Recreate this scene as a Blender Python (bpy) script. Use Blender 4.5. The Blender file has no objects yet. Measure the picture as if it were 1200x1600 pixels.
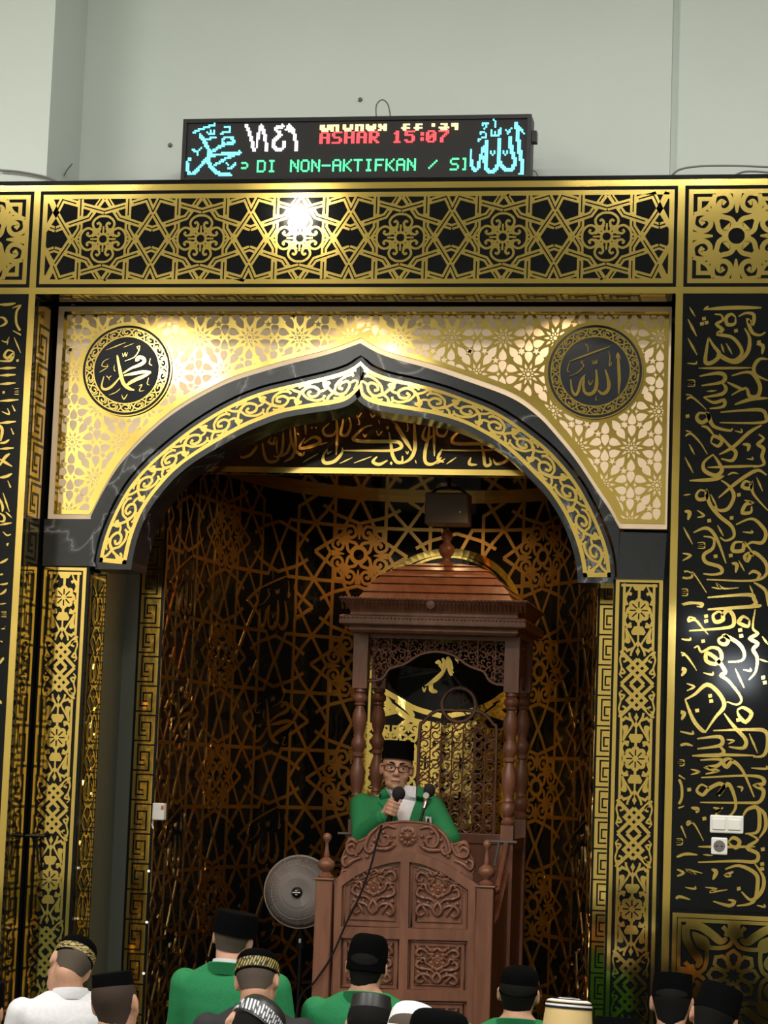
import bpy, bmesh, math, random
from mathutils import Vector, Matrix
random.seed(7)
S = bpy.context.scene
COL = S.collection
PI = math.pi
# ---------------------------------------------------------------- camera
YAW, PITCH, ROLL, FPX = 0.17565181, 0.11409114, 0.03630848, 3560.0
CAM = Vector((2.092, -11.0, 1.6))
_f = Vector((-math.sin(YAW)*math.cos(PITCH), math.cos(YAW)*math.cos(PITCH), math.sin(PITCH)))
_r = Vector((math.cos(YAW), math.sin(YAW), 0))
_u = _r.cross(_f)
RR = _r*math.cos(ROLL)+_u*math.sin(ROLL)
UU = -_r*math.sin(ROLL)+_u*math.cos(ROLL)
cd = bpy.data.cameras.new('camera'); cam = bpy.data.objects.new('camera', cd); COL.objects.link(cam)
m3 = Matrix((RR, UU, -_f)).transposed()
cam.matrix_world = Matrix.Translation(CAM) @ m3.to_4x4()
cd.sensor_fit = 'VERTICAL'; cd.sensor_height = 24.0; cd.lens = FPX/1600*24.0
cd.clip_start = .05; cd.clip_end = 100
S.camera = cam
def P(x, y, Y):
    """real-world X, Z of a point of the photograph that lies in the wall plane at depth Y"""
    d = RR*((x-600)/FPX)+UU*(-(y-800)/FPX)+_f
    t = (Y-CAM.y)/d.y
    q = CAM+d*t
    return (q.x, q.z)
# ---------------------------------------------------------------- world, lamps, exposure
S.view_settings.view_transform = 'Standard'; S.view_settings.look = 'None'
S.view_settings.exposure = 0.42; S.view_settings.gamma = 1.0
S.view_settings.use_curve_mapping = False
W = bpy.data.worlds.new('world'); S.world = W; W.use_nodes = True
W.node_tree.nodes['Background'].inputs[0].default_value = (.55, .6, .62, 1)
W.node_tree.nodes['Background'].inputs[1].default_value = .05
def area(name, loc, target, size, energy, color, sizey=None):
    l = bpy.data.lights.new(name, 'AREA'); l.energy = energy; l.color = color; l.size = size
    if sizey: l.shape = 'RECTANGLE'; l.size_y = sizey
    o = bpy.data.objects.new(name, l); COL.objects.link(o); o.location = loc
    o.rotation_euler = (Vector(target)-Vector(loc)).to_track_quat('-Z', 'Y').to_euler()
    return o
def spot(name, loc, target, energy, color, ang=70, blend=.7, rad=.05):
    l = bpy.data.lights.new(name, 'SPOT'); l.energy = energy; l.color = color
    l.spot_size = math.radians(ang); l.spot_blend = blend; l.shadow_soft_size = rad
    o = bpy.data.objects.new(name, l); COL.objects.link(o); o.location = loc
    o.rotation_euler = (Vector(target)-Vector(loc)).to_track_quat('-Z', 'Y').to_euler()
    return o
HALL = (-7.0, 9.5, -19.0, 6.8)      # x0 x1 yRear zCeiling
COOL = (1.0, .975, .91)
CEIL_LAMPS = [(x, y) for y in (-4.6, -7.4) for x in (-4.0, 1.2, 6.4)]+[(-5.6, -17.0), (-3.4, -17.0), (7.0, -17.0)]
for i, (x, y) in enumerate(CEIL_LAMPS):
    area('ceiling_lamp', (x, y, HALL[3]-.12), (x, y, 0), 1.3, (150 if y > -10 else 120), COOL, .5)
WARM = (1.0, .62, .28)
for x in (-1.0, 0.0, 1.0):
    spot('soffit_lamp', (x, -.15, 3.9), (x, -.02, 2.6), 6, (1, .74, .42), 130, .6, .03)
NICHE_LAMPS = [(-.62, 1.55), (.62, 1.55), (0.1, 2.3)]
for x, y in NICHE_LAMPS:
    spot('niche_lamp', (x, y, 3.26), (x, y, 0), 13, WARM, 150, .6, .05)
# warm lamps behind the arch, lighting the added reflector that the lintel mirrors
for x in (-.75, 0, .75):
    spot('cove_lamp', (x, .58, 3.86), (x, .3, 3.6), 90, (1, .5, .2), 105, .4, .03)

# ---------------------------------------------------------------- materials
def mat(name, base, rough=.5, metal=0., spec=.5, emit=None, estr=0., build=None, coat=0.):
    m = bpy.data.materials.new(name); m.use_nodes = True
    nt = m.node_tree; b = nt.nodes['Principled BSDF']
    b.inputs['Base Color'].default_value = (*base, 1); b.inputs['Roughness'].default_value = rough
    b.inputs['Metallic'].default_value = metal; b.inputs['Specular IOR Level'].default_value = spec
    b.inputs['Coat Weight'].default_value = coat
    if emit: b.inputs['Emission Color'].default_value = (*emit, 1); b.inputs['Emission Strength'].default_value = estr
    if build: build(nt, b)
    return m
def N(nt, t, **kw):
    n = nt.nodes.new(t)
    for k, v in kw.items():
        if k in n.inputs: n.inputs[k].default_value = v
        else: setattr(n, k, v)
    return n
def ramp(nt, fac, stops):
    r = N(nt, 'ShaderNodeValToRGB'); e = r.color_ramp.elements
    while len(e) < len(stops): e.new(.5)
    for k, (p, c) in enumerate(stops): e[k].position = p; e[k].color = (*c, 1)
    nt.links.new(fac, r.inputs[0]); return r.outputs[0]
def coords(nt, scale=(1, 1, 1), rot=(0, 0, 0)):
    t = N(nt, 'ShaderNodeTexCoord'); mp = N(nt, 'ShaderNodeMapping')
    mp.inputs['Scale'].default_value = scale; mp.inputs['Rotation'].default_value = rot
    nt.links.new(t.outputs['Object'], mp.inputs[0]); return mp.outputs[0]
def bump(nt, b, h, s, d=.02):
    bp = N(nt, 'ShaderNodeBump'); bp.inputs['Strength'].default_value = s; bp.inputs['Distance'].default_value = d
    nt.links.new(h, bp.inputs['Height']); nt.links.new(bp.outputs[0], b.inputs['Normal'])
def noise(nt, vec, scale, detail=3, dist=0.):
    n = N(nt, 'ShaderNodeTexNoise'); n.inputs['Scale'].default_value = scale
    n.inputs['Detail'].default_value = detail; n.inputs['Distortion'].default_value = dist
    nt.links.new(vec, n.inputs['Vector']); return n
def b_gold(nt, b):
    v = coords(nt); n = noise(nt, v, 2.3, 1); bump(nt, b, n.outputs[0], .06, .05)
def b_marble(nt, b):
    v = coords(nt); n1 = noise(nt, v, 2.2, 6, 1.2)
    w = N(nt, 'ShaderNodeTexVoronoi', feature='DISTANCE_TO_EDGE'); w.inputs['Scale'].default_value = 3.2
    mx = N(nt, 'ShaderNodeMix', data_type='VECTOR'); mx.inputs[0].default_value = .35
    nt.links.new(v, mx.inputs[4]); nt.links.new(n1.outputs['Color'], mx.inputs[5]); nt.links.new(mx.outputs[1], w.inputs['Vector'])
    vein = ramp(nt, w.outputs['Distance'], [(0, (1, 1, 1)), (.012, (.2, .2, .2)), (.05, (0, 0, 0))])
    base = ramp(nt, n1.outputs[0], [(.3, (.009, .0105, .013)), (.6, (.017, .019, .023)), (.8, (.04, .043, .05))])
    m = N(nt, 'ShaderNodeMix', data_type='RGBA'); nt.links.new(vein, m.inputs[0]); nt.links.new(base, m.inputs[6])
    m.inputs[7].default_value = (.17, .175, .185, 1); nt.links.new(m.outputs[2], b.inputs['Base Color'])
def b_wood(nt, b):
    v = coords(nt, (9, 9, 1.2)); n = noise(nt, v, 2.0, 5, .6)
    c = ramp(nt, n.outputs[0], [(.25, (.135, .052, .03)), (.55, (.205, .083, .048)), (.8, (.27, .115, .068))])
    nt.links.new(c, b.inputs['Base Color']); bump(nt, b, n.outputs[0], .08, .01)
def b_paint(nt, b):
    v = coords(nt); n = noise(nt, v, 1.1, 5)
    c = ramp(nt, n.outputs[0], [(.3, (.585, .64, .60)), (.7, (.62, .675, .635))])
    nt.links.new(c, b.inputs['Base Color'])
def b_carpet(nt, b):
    v = coords(nt); n = noise(nt, v, 60, 3)
    c = ramp(nt, n.outputs[0], [(.3, (.025, .042, .028)), (.7, (.035, .058, .038))]); nt.links.new(c, b.inputs['Base Color'])
    bump(nt, b, n.outputs[0], .5, .01)
def b_cloth(c1, c2, sc=180):
    def f(nt, b):
        v = coords(nt); n = noise(nt, v, sc, 2); n2 = noise(nt, v, 9, 3)
        nt.links.new(ramp(nt, n.outputs[0], [(.3, c1), (.7, c2)]), b.inputs['Base Color']); bump(nt, b, n2.outputs[0], .18, .03)
    return f
def b_bandpat(c1, c2, sc):
    def f(nt, b):
        v = coords(nt); n = noise(nt, v, 18, 1)
        w = N(nt, 'ShaderNodeTexWave', wave_type='RINGS'); w.inputs['Scale'].default_value = sc; w.inputs['Distortion'].default_value = 9
        w.inputs['Detail'].default_value = 2; w.inputs['Detail Scale'].default_value = 2
        nt.links.new(v, w.inputs['Vector'])
        nt.links.new(ramp(nt, w.outputs[0], [(.42, c1), (.55, c2)]), b.inputs['Base Color'])
    return f
def b_zig(c1, c2):
    def f(nt, b):
        v = coords(nt, (1, 1, 1), (0, 0, .5)); w = N(nt, 'ShaderNodeTexBrick')
        w.inputs['Scale'].default_value = 26; w.inputs['Color1'].default_value = (*c1, 1); w.inputs['Color2'].default_value = (*c1, 1)
        w.inputs['Mortar'].default_value = (*c2, 1); w.inputs['Mortar Size'].default_value = .06
        mp = N(nt, 'ShaderNodeMapping'); mp.inputs['Rotation'].default_value = (.9, .3, .8); nt.links.new(v, mp.inputs[0])
        nt.links.new(mp.outputs[0], w.inputs['Vector']); nt.links.new(w.outputs[0], b.inputs['Base Color'])
    return f
M = dict(
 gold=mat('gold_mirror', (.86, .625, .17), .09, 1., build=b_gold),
 shaded_gold=mat('shaded_gold_mirror', (.68, .42, .13), .30, 1., build=b_gold),  # same gold, with the niche's dim warm light put into its colour
 orange_reflector=mat('orange_reflector', (.55, .26, .11), .7),  # orange of the two added reflector boards, picked for its mirror image
 acrylic=mat('black_acrylic', (.005, .0055, .006), .06, spec=.2),
 dark=mat('dark_disc', (.014, .016, .021), .3, spec=.12),
 marble=mat('dark_marble', (.03, .035, .045), .16, build=b_marble),
 cream=mat('cream_stone', (.72, .55, .37), .5),
 green_wall=mat('dark_green_paint', (.045, .05, .036), .6),
 hallp=mat('hall_paint', (.74, .71, .63), .7),
 paint=mat('white_paint', (.58, .62, .565), .6, build=b_paint),
 ceilm=mat('ceiling_paint', (.7, .7, .67), .7),
 carpet=mat('green_carpet', (.02, .06, .03), .95, build=b_carpet),
 wood=mat('carved_teak', (.17, .06, .03), .38, build=b_wood),
 white_plastic=mat('white_plastic', (.75, .72, .68), .35),
 grey_plastic=mat('grey_plastic', (.14, .12, .11), .5),
 black=mat('black_plastic', (.005, .005, .0055), .4, spec=.25),
 velvet=mat('black_velvet', (.0015, .0015, .0018), .95, spec=.06),
 satin=mat('black_satin', (.010, .010, .011), .42),
 chrome=mat('chrome', (.7, .68, .65), .25, 1.),
 fanm=mat('fan_grey', (.32, .29, .275), .45, .2),
 hairb=mat('hair_brown', (.045, .03, .022), .9, spec=.15),
 skin=mat('skin', (.46, .235, .145), .5, build=b_cloth((.50, .265, .17), (.55, .30, .195), 60)),
 skin2=mat('skin_pale', (.6, .33, .23), .5),
 hair=mat('hair', (.006, .0055, .005), .85, spec=.15),
 hairg=mat('hair_grey', (.085, .065, .05), .9, spec=.2),
 green=mat('green_wool', (.01, .2, .065), .85, build=b_cloth((.008, .17, .055), (.014, .225, .078))),
 white=mat('white_cotton', (.78, .77, .8), .8, build=b_cloth((.72, .71, .75), (.8, .79, .82), 90)),
 navy=mat('navy_cotton', (.012, .014, .03), .8),
 darkcloth=mat('dark_cotton', (.02, .02, .022), .85),
 bandgold=mat('gold_embroidery', (.4, .3, .08), .6, build=b_bandpat((.02, .017, .01), (.42, .31, .09), 30)),
 bandmaze=mat('gold_maze_embroidery', (.4, .3, .08), .6, build=b_zig((.36, .27, .06), (.01, .01, .008))),
 bandsilver=mat('silver_embroidery', (.6, .6, .62), .5, build=b_zig((.62, .62, .66), (.05, .05, .06))),
 straw=mat('straw', (.62, .45, .2), .7),
 lens=mat('lens', (.9, .9, .9), .05),
 lip=mat('lips', (.36, .13, .1), .5),
 eye=mat('eye_white', (.7, .68, .64), .3),
 foam=mat('foam', (.012, .012, .013), .95),
 grille=mat('speaker_grille', (.2, .16, .14), .6),
 brownframe=mat('tortoise_frame', (.02, .009, .005), .3),
 skin_shine=mat('shiny_scalp', (.33, .2, .16), .22),
 bulb2=mat('fairy_bulb', (.1,.1,.1), .5, emit=(1, .95, .85), estr=3.),
 led_face=mat('led_face', (.026, .024, .025), .7, spec=.25),
)
def glow(name, c, s):
    return mat(name, (.02, .02, .02), .5, emit=c, estr=s)
M['cyan'] = glow('led_cyan', (.13, .85, 1), 2.2); M['ledwhite'] = glow('led_white', (1, .9, 1), 2.6)
M['red'] = glow('led_red', (1, .05, .06), 2.0); M['amber'] = glow('led_amber', (1, .7, .22), 2.8); M['ledgreen'] = glow('led_green', (.07, 1, .3), 1.7)
M['bulb'] = glow('bulb', (1, .93, .75), 130)

# ---------------------------------------------------------------- mesh helpers
def cr(pts, n=6, closed=False):
    """smooth curve through points"""
    if len(pts) < 3: return [tuple(p) for p in pts]
    out = []; L = len(pts); k = L if closed else L-1
    dim = len(pts[0])
    for i in range(k):
        p0 = pts[(i-1) % L] if (closed or i > 0) else pts[0]
        p1 = pts[i % L]; p2 = pts[(i+1) % L]
        p3 = pts[(i+2) % L] if (closed or i+2 < L) else pts[-1]
        for j in range(n):
            t = j/n
            out.append(tuple(.5*((2*p1[a])+(-p0[a]+p2[a])*t+(2*p0[a]-5*p1[a]+4*p2[a]-p3[a])*t*t+(-p0[a]+3*p1[a]-3*p2[a]+p3[a])*t**3) for a in range(dim)))
    if not closed: out.append(tuple(pts[-1]))
    return out
class MB:
    def __init__(s): s.v = []; s.f = []; s.k = 0
    def add(s, vs, fs):
        o = len(s.v); s.v += [tuple(v) for v in vs]; s.f += [tuple(i+o for i in f) for f in fs]; return s
    def box(s, x0, x1, y0, y1, z0, z1):
        return s.add([(x0,y0,z0),(x1,y0,z0),(x1,y1,z0),(x0,y1,z0),(x0,y0,z1),(x1,y0,z1),(x1,y1,z1),(x0,y1,z1)],
              [(3,2,1,0),(4,5,6,7),(0,1,5,4),(1,2,6,5),(2,3,7,6),(3,0,4,7)])
    def stroke(s, pts, w, mp, h=.003, closed=False, depth=.002):
        """flat ribbon along pts (panel coordinates), mitred, raised h over the panel"""
        n = len(pts)
        if n < 2: return s
        h = h+(s.k % 11)*.00006; s.k += 1
        L = []; Rr = []
        for i in range(n):
            a = pts[i-1] if (i > 0 or closed) else None
            c = pts[(i+1) % n] if (i < n-1 or closed) else None
            b = pts[i]
            def dr(p, q):
                d = (q[0]-p[0], q[1]-p[1]); l = math.hypot(*d) or 1e-9; return (d[0]/l, d[1]/l)
            d1 = dr(a, b) if a else None; d2 = dr(b, c) if c else None
            if d1 and d2:
                t = (d1[0]+d2[0], d1[1]+d2[1]); l = math.hypot(*t)
                if l < .2: t = d1; sc = 1
                else:
                    t = (t[0]/l, t[1]/l); sc = 1/max(.45, t[0]*d1[0]+t[1]*d1[1])
            else: t = d1 or d2; sc = 1
            ww = (w[i] if isinstance(w, (list, tuple)) else w)*.5*sc
            L.append((b[0]-t[1]*ww, b[1]+t[0]*ww)); Rr.append((b[0]+t[1]*ww, b[1]-t[0]*ww))
        vs = [mp(*p, h) for p in L]+[mp(*p, h) for p in Rr]+[mp(*p, h-depth) for p in L]+[mp(*p, h-depth) for p in Rr]
        fs = []
        rng = n if closed else n-1
        for i in range(rng):
            j = (i+1) % n
            fs += [(i, n+i, n+j, j), (2*n+i, i, j, 2*n+j), (n+i, 3*n+i, 3*n+j, n+j)]
        if not closed: fs += [(0, 2*n, 3*n, n), (n-1, 2*n-1, 4*n-1, 3*n-1)]
        return s.add(vs, fs)
    def poly(s, pts, mp, h=.003, depth=.002):
        n = len(pts)
        h = h+(s.k % 11)*.00006; s.k += 1
        a = sum(pts[i][0]*pts[(i+1) % n][1]-pts[(i+1) % n][0]*pts[i][1] for i in range(n))
        if a < 0: pts = pts[::-1]
        vs = [mp(*p, h) for p in pts]+[mp(*p, h-depth) for p in pts]
        fs = [tuple(range(n))]+[(i+n, (i+1) % n+n, (i+1) % n, i) for i in range(n)]
        return s.add(vs, fs)
    def rect(s, u0, u1, v0, v1, mp, h=.003, depth=.002):
        return s.poly([(u0, v0), (u1, v0), (u1, v1), (u0, v1)], mp, h, depth)
    def frame(s, u0, u1, v0, v1, w, mp, h=.003, depth=.002):
        s.rect(u0, u0+w, v0, v1, mp, h, depth); s.rect(u1-w, u1, v0, v1, mp, h, depth)
        s.rect(u0+w, u1-w, v0, v0+w, mp, h, depth); return s.rect(u0+w, u1-w, v1-w, v1, mp, h, depth)
    def lathe(s, prof, c=(0, 0, 0), n=24, axis='z', sx=1, sy=1):
        vs = []; fs = []
        for r, z in prof:
            for k in range(n):
                a = 2*PI*k/n; x, y = r*math.cos(a)*sx, r*math.sin(a)*sy
                p = (x, y, z) if axis == 'z' else ((x, z, y) if axis == 'y' else (z, x, y))
                vs.append((c[0]+p[0], c[1]+p[1], c[2]+p[2]))
        m = len(prof)
        for i in range(m-1):
            for k in range(n):
                q = (i*n+k, i*n+(k+1) % n, (i+1)*n+(k+1) % n, (i+1)*n+k)
                fs.append(q if axis != 'y' else q[::-1])
        fs.append(tuple(range(n))[::-1]); fs.append(tuple(range((m-1)*n, m*n)))
        return s.add(vs, fs)
    def tube(s, pts, r, n=8, closed=False):
        pts = [Vector(p) for p in pts]; vs = []; fs = []; m = len(pts); up = None
        for i, p in enumerate(pts):
            a = pts[i-1] if (i > 0 or closed) else p; b = pts[(i+1) % m] if (i < m-1 or closed) else p
            t = (b-a).normalized() if (b-a).length > 1e-9 else Vector((0, 0, 1))
            if up is None:
                up = Vector((0, 0, 1)) if abs(t.z) < .9 else Vector((1, 0, 0))
            x = up-t*up.dot(t)
            if x.length < 1e-6: x = Vector((1, 0, 0)) if abs(t.x) < .9 else Vector((0, 1, 0)); x = x-t*x.dot(t)
            x.normalize(); up = x; y = t.cross(x)
            rr = r[i] if isinstance(r, (list, tuple)) else r
            for k in range(n):
                an = 2*PI*k/n; vs.append(p+x*(rr*math.cos(an))+y*(rr*math.sin(an)))
        for i in range(m if closed else m-1):
            j = (i+1) % m
            for k in range(n):
                fs.append((i*n+k, i*n+(k+1) % n, j*n+(k+1) % n, j*n+k))
        if not closed: fs.append(tuple(range(n))[::-1]); fs.append(tuple(range((m-1)*n, m*n)))
        return s.add(vs, fs)
    def ell(s, c, r, n=20, m=12, mat=None):
        vs = []; fs = []
        for i in range(m+1):
            th = PI*i/m
            for k in range(n):
                a = 2*PI*k/n; v = Vector((r[0]*math.sin(th)*math.cos(a), r[1]*math.sin(th)*math.sin(a), r[2]*math.cos(th)))
                if mat: v = mat @ v
                vs.append((c[0]+v[0], c[1]+v[1], c[2]+v[2]))
        for i in range(m):
            for k in range(n): fs.append((i*n+k, (i+1)*n+k, (i+1)*n+(k+1) % n, i*n+(k+1) % n))
        return s.add(vs, fs)
    def loft(s, rings, cap=True):
        n = len(rings[0]); vs = [p for r in rings for p in r]; fs = []
        for i in range(len(rings)-1):
            for k in range(n): fs.append((i*n+k, i*n+(k+1) % n, (i+1)*n+(k+1) % n, (i+1)*n+k))
        if cap: fs.append(tuple(range(n))[::-1]); fs.append(tuple(range((len(rings)-1)*n, len(rings)*n)))
        return s.add(vs, fs)
    def prism(s, pts, y0, y1):
        """polygon in X,Z extruded from y0 (front) to y1"""
        n = len(pts); vs = [(p[0], y0, p[1]) for p in pts]+[(p[0], y1, p[1]) for p in pts]
        a = sum(pts[i][0]*pts[(i+1) % n][1]-pts[(i+1) % n][0]*pts[i][1] for i in range(n))
        fs = [tuple(range(n)), tuple(range(2*n-1, n-1, -1))]+[(i, i+n, (i+1) % n+n, (i+1) % n) for i in range(n)]
        if a < 0: fs = [f[::-1] for f in fs]
        return s.add(vs, fs)
    def strip(s, A, B, y0, y1):
        """band between two X,Z polylines of equal length, extruded y0..y1"""
        n = len(A)
        vs = [(p[0], y0, p[1]) for p in A]+[(p[0], y0, p[1]) for p in B]+[(p[0], y1, p[1]) for p in A]+[(p[0], y1, p[1]) for p in B]
        fs = []
        for i in range(n-1):
            fs += [(i, n+i, n+i+1, i+1), (2*n+i, 2*n+i+1, 3*n+i+1, 3*n+i), (i, i+1, 2*n+i+1, 2*n+i), (n+i, 3*n+i, 3*n+i+1, n+i+1)]
        fs += [(0, 2*n, 3*n, n), (n-1, 2*n-1, 4*n-1, 3*n-1)]
        return s.add(vs, fs)
    def xf(s, mat, i0=0):
        s.v[i0:] = [tuple(mat @ Vector(v)) for v in s.v[i0:]]; return s
    def mesh(s, name):
        me = bpy.data.meshes.new(name); me.from_pydata(s.v, [], s.f); me.validate(); me.update(); return me
    def build(s, name, mt, parent=None, smooth=False, bevel=0, fix=True, local=False):
        me = s.mesh(name)
        if fix:
            bm = bmesh.new(); bm.from_mesh(me); bmesh.ops.recalc_face_normals(bm, faces=bm.faces); bm.to_mesh(me); bm.free()
        me.materials.append(M[mt] if isinstance(mt, str) else mt)
        o = bpy.data.objects.new(name, me); COL.objects.link(o)
        if smooth:
            me.polygons.foreach_set('use_smooth', [True]*len(me.polygons))
            try: me.set_sharp_from_angle(angle=math.radians(50 if smooth is True else smooth))
            except Exception: pass
        if bevel:
            b = o.modifiers.new('bevel', 'BEVEL'); b.width = bevel; b.segments = 2; b.limit_method = 'ANGLE'; b.harden_normals = False
        hang(o, parent, local)
        return o
def hang(o, parent, local=False):
    if parent is None: return
    o.parent = parent
    if not local and parent.type == 'EMPTY': o.matrix_parent_inverse = Matrix.Translation(-parent.location)
def fuse(mb, voxel, smooth_it=4, fac=.5):
    """union of closed shapes into one continuous surface"""
    me = mb.mesh('tmp'); bm = bmesh.new(); bm.from_mesh(me); bmesh.ops.recalc_face_normals(bm, faces=bm.faces); bm.to_mesh(me); bm.free()
    o = bpy.data.objects.new('tmp', me); COL.objects.link(o)
    r = o.modifiers.new('r', 'REMESH'); r.mode = 'VOXEL'; r.voxel_size = voxel
    if smooth_it:
        q = o.modifiers.new('s', 'SMOOTH'); q.iterations = smooth_it; q.factor = fac
    dg = bpy.context.evaluated_depsgraph_get(); dg.update()
    me2 = bpy.data.meshes.new_from_object(o.evaluated_get(dg))
    bpy.data.objects.remove(o); bpy.data.meshes.remove(me)
    me2.polygons.foreach_set('use_smooth', [True]*len(me2.polygons))
    return me2
def put(name, me, mt, parent=None, local=False):
    me.name = name; me.materials.clear(); me.materials.append(M[mt] if isinstance(mt, str) else mt)
    o = bpy.data.objects.new(name, me); COL.objects.link(o)
    hang(o, parent, local)
    return o
def tag(o, label, cat, group=None):
    o['label'] = label; o['category'] = cat
    if group: o['group'] = group
    return o
def struct(o): o['kind'] = 'structure'; return o
def empty(name, loc=(0, 0, 0)):
    o = bpy.data.objects.new(name, None); o.empty_display_size = .1; COL.objects.link(o); o.location = loc; return o
def root(name, label, cat, group=None, loc=(0, 0, 0)):
    return tag(empty(name, loc), label, cat, group)
def front(Y):
    return lambda u, v, h: (u, Y-h, v)
def zf(x0, y0, sc, Y):
    """points read off an enlarged detail of the photo -> wall coordinates at depth Y"""
    return lambda p: P(x0+p[0]/sc, y0+p[1]/sc, Y)
def nib(n, w, a=.35, b=.35):
    return [w*(a+(1-a)*min(1, 3.2*i/(n-1)) if i < n/2 else b+(1-b)*min(1, 3.2*(n-1-i)/(n-1))) for i in range(n)]
def ink(mb, strokes, cv, mp, unit, h=.004, n=5):
    """pen strokes: (width, points); unit = metres per detail pixel"""
    for w, pts in strokes:
        q = [cv(p) for p in cr(pts, n)]
        if len(q) < 3: q = [q[0], ((q[0][0]+q[1][0])/2, (q[0][1]+q[1][1])/2), q[1]]
        mb.stroke(q, nib(len(q), w*unit), mp, h)
def spiral(c, r0, r1, a0, turns, n=18):
    return [(c[0]+(r0+(r1-r0)*i/n)*math.cos(a0+turns*2*PI*i/n), c[1]+(r0+(r1-r0)*i/n)*math.sin(a0+turns*2*PI*i/n)) for i in range(n+1)]
# ================================================================ the hall
x0, x1, yr, zc = HALL; FY0 = -.303
struct(MB().box(x0, x1, yr, 3.2, -.1, 0).build('floor', 'carpet'))
struct(MB().box(x0, x1, yr, 1.2, zc, zc+.1).build('ceiling', 'ceilm'))
struct(MB().box(x0-.15, x0, yr, 1.2, 0, zc).build('wall_left', 'hallp'))
struct(MB().box(x1, x1+.15, yr, 1.2, 0, zc).build('wall_right', 'hallp'))
FY, AY, RY, NY = -.30, 0.0, .0, .68          # planes: gilded band, arch panel, arch ring, niche front
TOPZ = 4.49
struct(MB().box(x0, 1.488, .27, .45, TOPZ-.6, zc).build('wall_front', 'paint'))
struct(MB().box(1.488, 1.526, .30, .45, TOPZ-.6, zc).build('wall_groove', 'paint'))
struct(MB().box(x0, -1.607, -.25, .27, TOPZ-.05, zc).build('pilaster', 'paint'))
struct(MB().box(1.526, x1, .275, .45, TOPZ-.6, zc).build('wall_front_right', 'paint'))
# rear wall with two tall windows behind the congregation
wy = yr
rw = MB()
WIN = [(.9, 1.14, 3.5, 3.72), (1.26, 1.76, 2.8, 3.25)]
xs = [x0]+[v for w in WIN for v in w[:2]]+[x1]
for k in range(0, len(xs), 2): rw.box(xs[k], xs[k+1], wy-.2, wy, 0, zc)
for a, b, c0, c1 in WIN: rw.box(a, b, wy-.2, wy, 0, c0).box(a, b, wy-.2, wy, c1, zc)
struct(rw.build('wall_rear', 'hallp'))
M['daylight'] = glow('daylight_glass', (.85, .92, 1), 16)
for k, (a, b, c0, c1) in enumerate(WIN):
    w = struct(MB().frame(a, b, c0, c1, .03, lambda u, v, h: (u, wy-.1+h, v), .03, .06).build('window_%d' % (k+1), 'white_plastic'))
    MB().box(a, b, wy-.16, wy-.15, c0, c1).build('glass', 'daylight', w)
# a bare hanging bulb whose mirror image shows in the star band
g0 = Vector((P(467, 337, FY0)[0], FY0, P(467, 337, FY0)[1])); gd = (g0-CAM).normalized(); gd.y = -gd.y
gb = g0+gd*((6.0-g0.z)/gd.z)
pl = tag(MB().ell(gb, (.085, .085, .10), 20, 12).build('pendant_lamp', 'bulb', smooth=True), 'bright hanging bulb in the hall behind the congregation', 'lamp')
MB().tube([gb+Vector((0, 0, .09)), (gb.x, gb.y, zc)], .012, 8).lathe([(.04, .08), (.045, .14), (.02, .18)], tuple(gb), 14).build('cord', 'black', pl)

# ================================================================ gilded front: black acrylic carcass
c = MB()
XL, XR = -1.612, 1.562                        # inner edges of the two vertical gold strips
c.box(-3.4, XL, FY, 0.27, 0, 3.93)            # side blocks that carry the calligraphy
struct(c.build('wall_panelling_left', 'acrylic')); c = MB()
c.box(XR, 3.4, FY, 0.27, 0, 3.93)
struct(c.build('wall_panelling_right', 'acrylic')); c = MB()
c.box(-3.4, 3.4, FY, 0.27, 3.925, TOPZ)       # the long band above
struct(c.build('wall_panelling_top', 'acrylic'))
fF = front(FY)
def goldpanel(nm, label, cat, mb, group=None, mt='gold'):
    return tag(mb.build(nm, mt), label, cat, group)
# gold strips
t = MB().rect(-3.3, XL-.034, 4.436, 4.467, fF).rect(XL-.034, XR+.034, 4.436, 4.467, fF).rect(XR+.034, 3.3, 4.436, 4.467, fF)
t.rect(-3.3, XL-.034, 3.912, 3.944, fF).rect(XL-.034, XR+.034, 3.912, 3.944, fF).rect(XR+.034, 3.3, 3.912, 3.944, fF)
goldtrim = struct(t.build('trim_1', 'gold'))
def slats(xa, xb, zs):
    m = MB()
    for k in range(len(zs)-1): m.rect(xa, xb, zs[k+1], zs[k], fF, .003+.0008*(k % 2))
    return m
struct(slats(XL-.034, XL, [4.436, 4.2, 3.944]).build('trim_2', 'gold'))
struct(slats(XR, XR+.034, [4.436, 4.35, 4.15, 3.944]).build('trim_3', 'gold'))
struct(slats(XL-.034, XL, [3.912, 3.55, 2.86, 2.2, 1.9, .0]).build('trim_4', 'gold'))
struct(slats(XR, XR+.034, [3.912, 3.0, 2.2, 1.1, .0]).build('trim_5', 'gold'))

# ---- star band over the arch
BC, BU = (XL+XR)/2, 3.275/3275/1.0
cellw = .5075*1.0
bx0, bx1 = XL+.016, XR-.016
bz0, bz1 = 3.962, 4.418
bandp = MB()
bandp.frame(bx0, bx1, bz0, bz1, .024, fF)
bw = bx1-bx0-.048; cellw = bw/6.18; zmid = (bz0+bz1)/2
us = cellw/1073.; vs_ = (bz1-bz0-.048)/880.
def clipline(pts, umax):
    return pts
groove = MB()
MEDS = []
RIB = [[(265, 445), (265, 110), (338, 0)], [(355, 0), (537, 293), (470, 435), (0, 303)], [(20, 445), (170, 233), (537, 108)]]
GRV = [[(265, 440), (265, 258)], [(265, 160), (265, 112), (325, 12)], [(378, 45), (522, 268)], [(537, 293), (470, 437), (318, 393)],
       [(226, 366), (0, 303)], [(36, 440), (82, 368)], [(132, 290), (170, 233), (388, 160)], [(478, 130), (537, 108)]]
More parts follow.
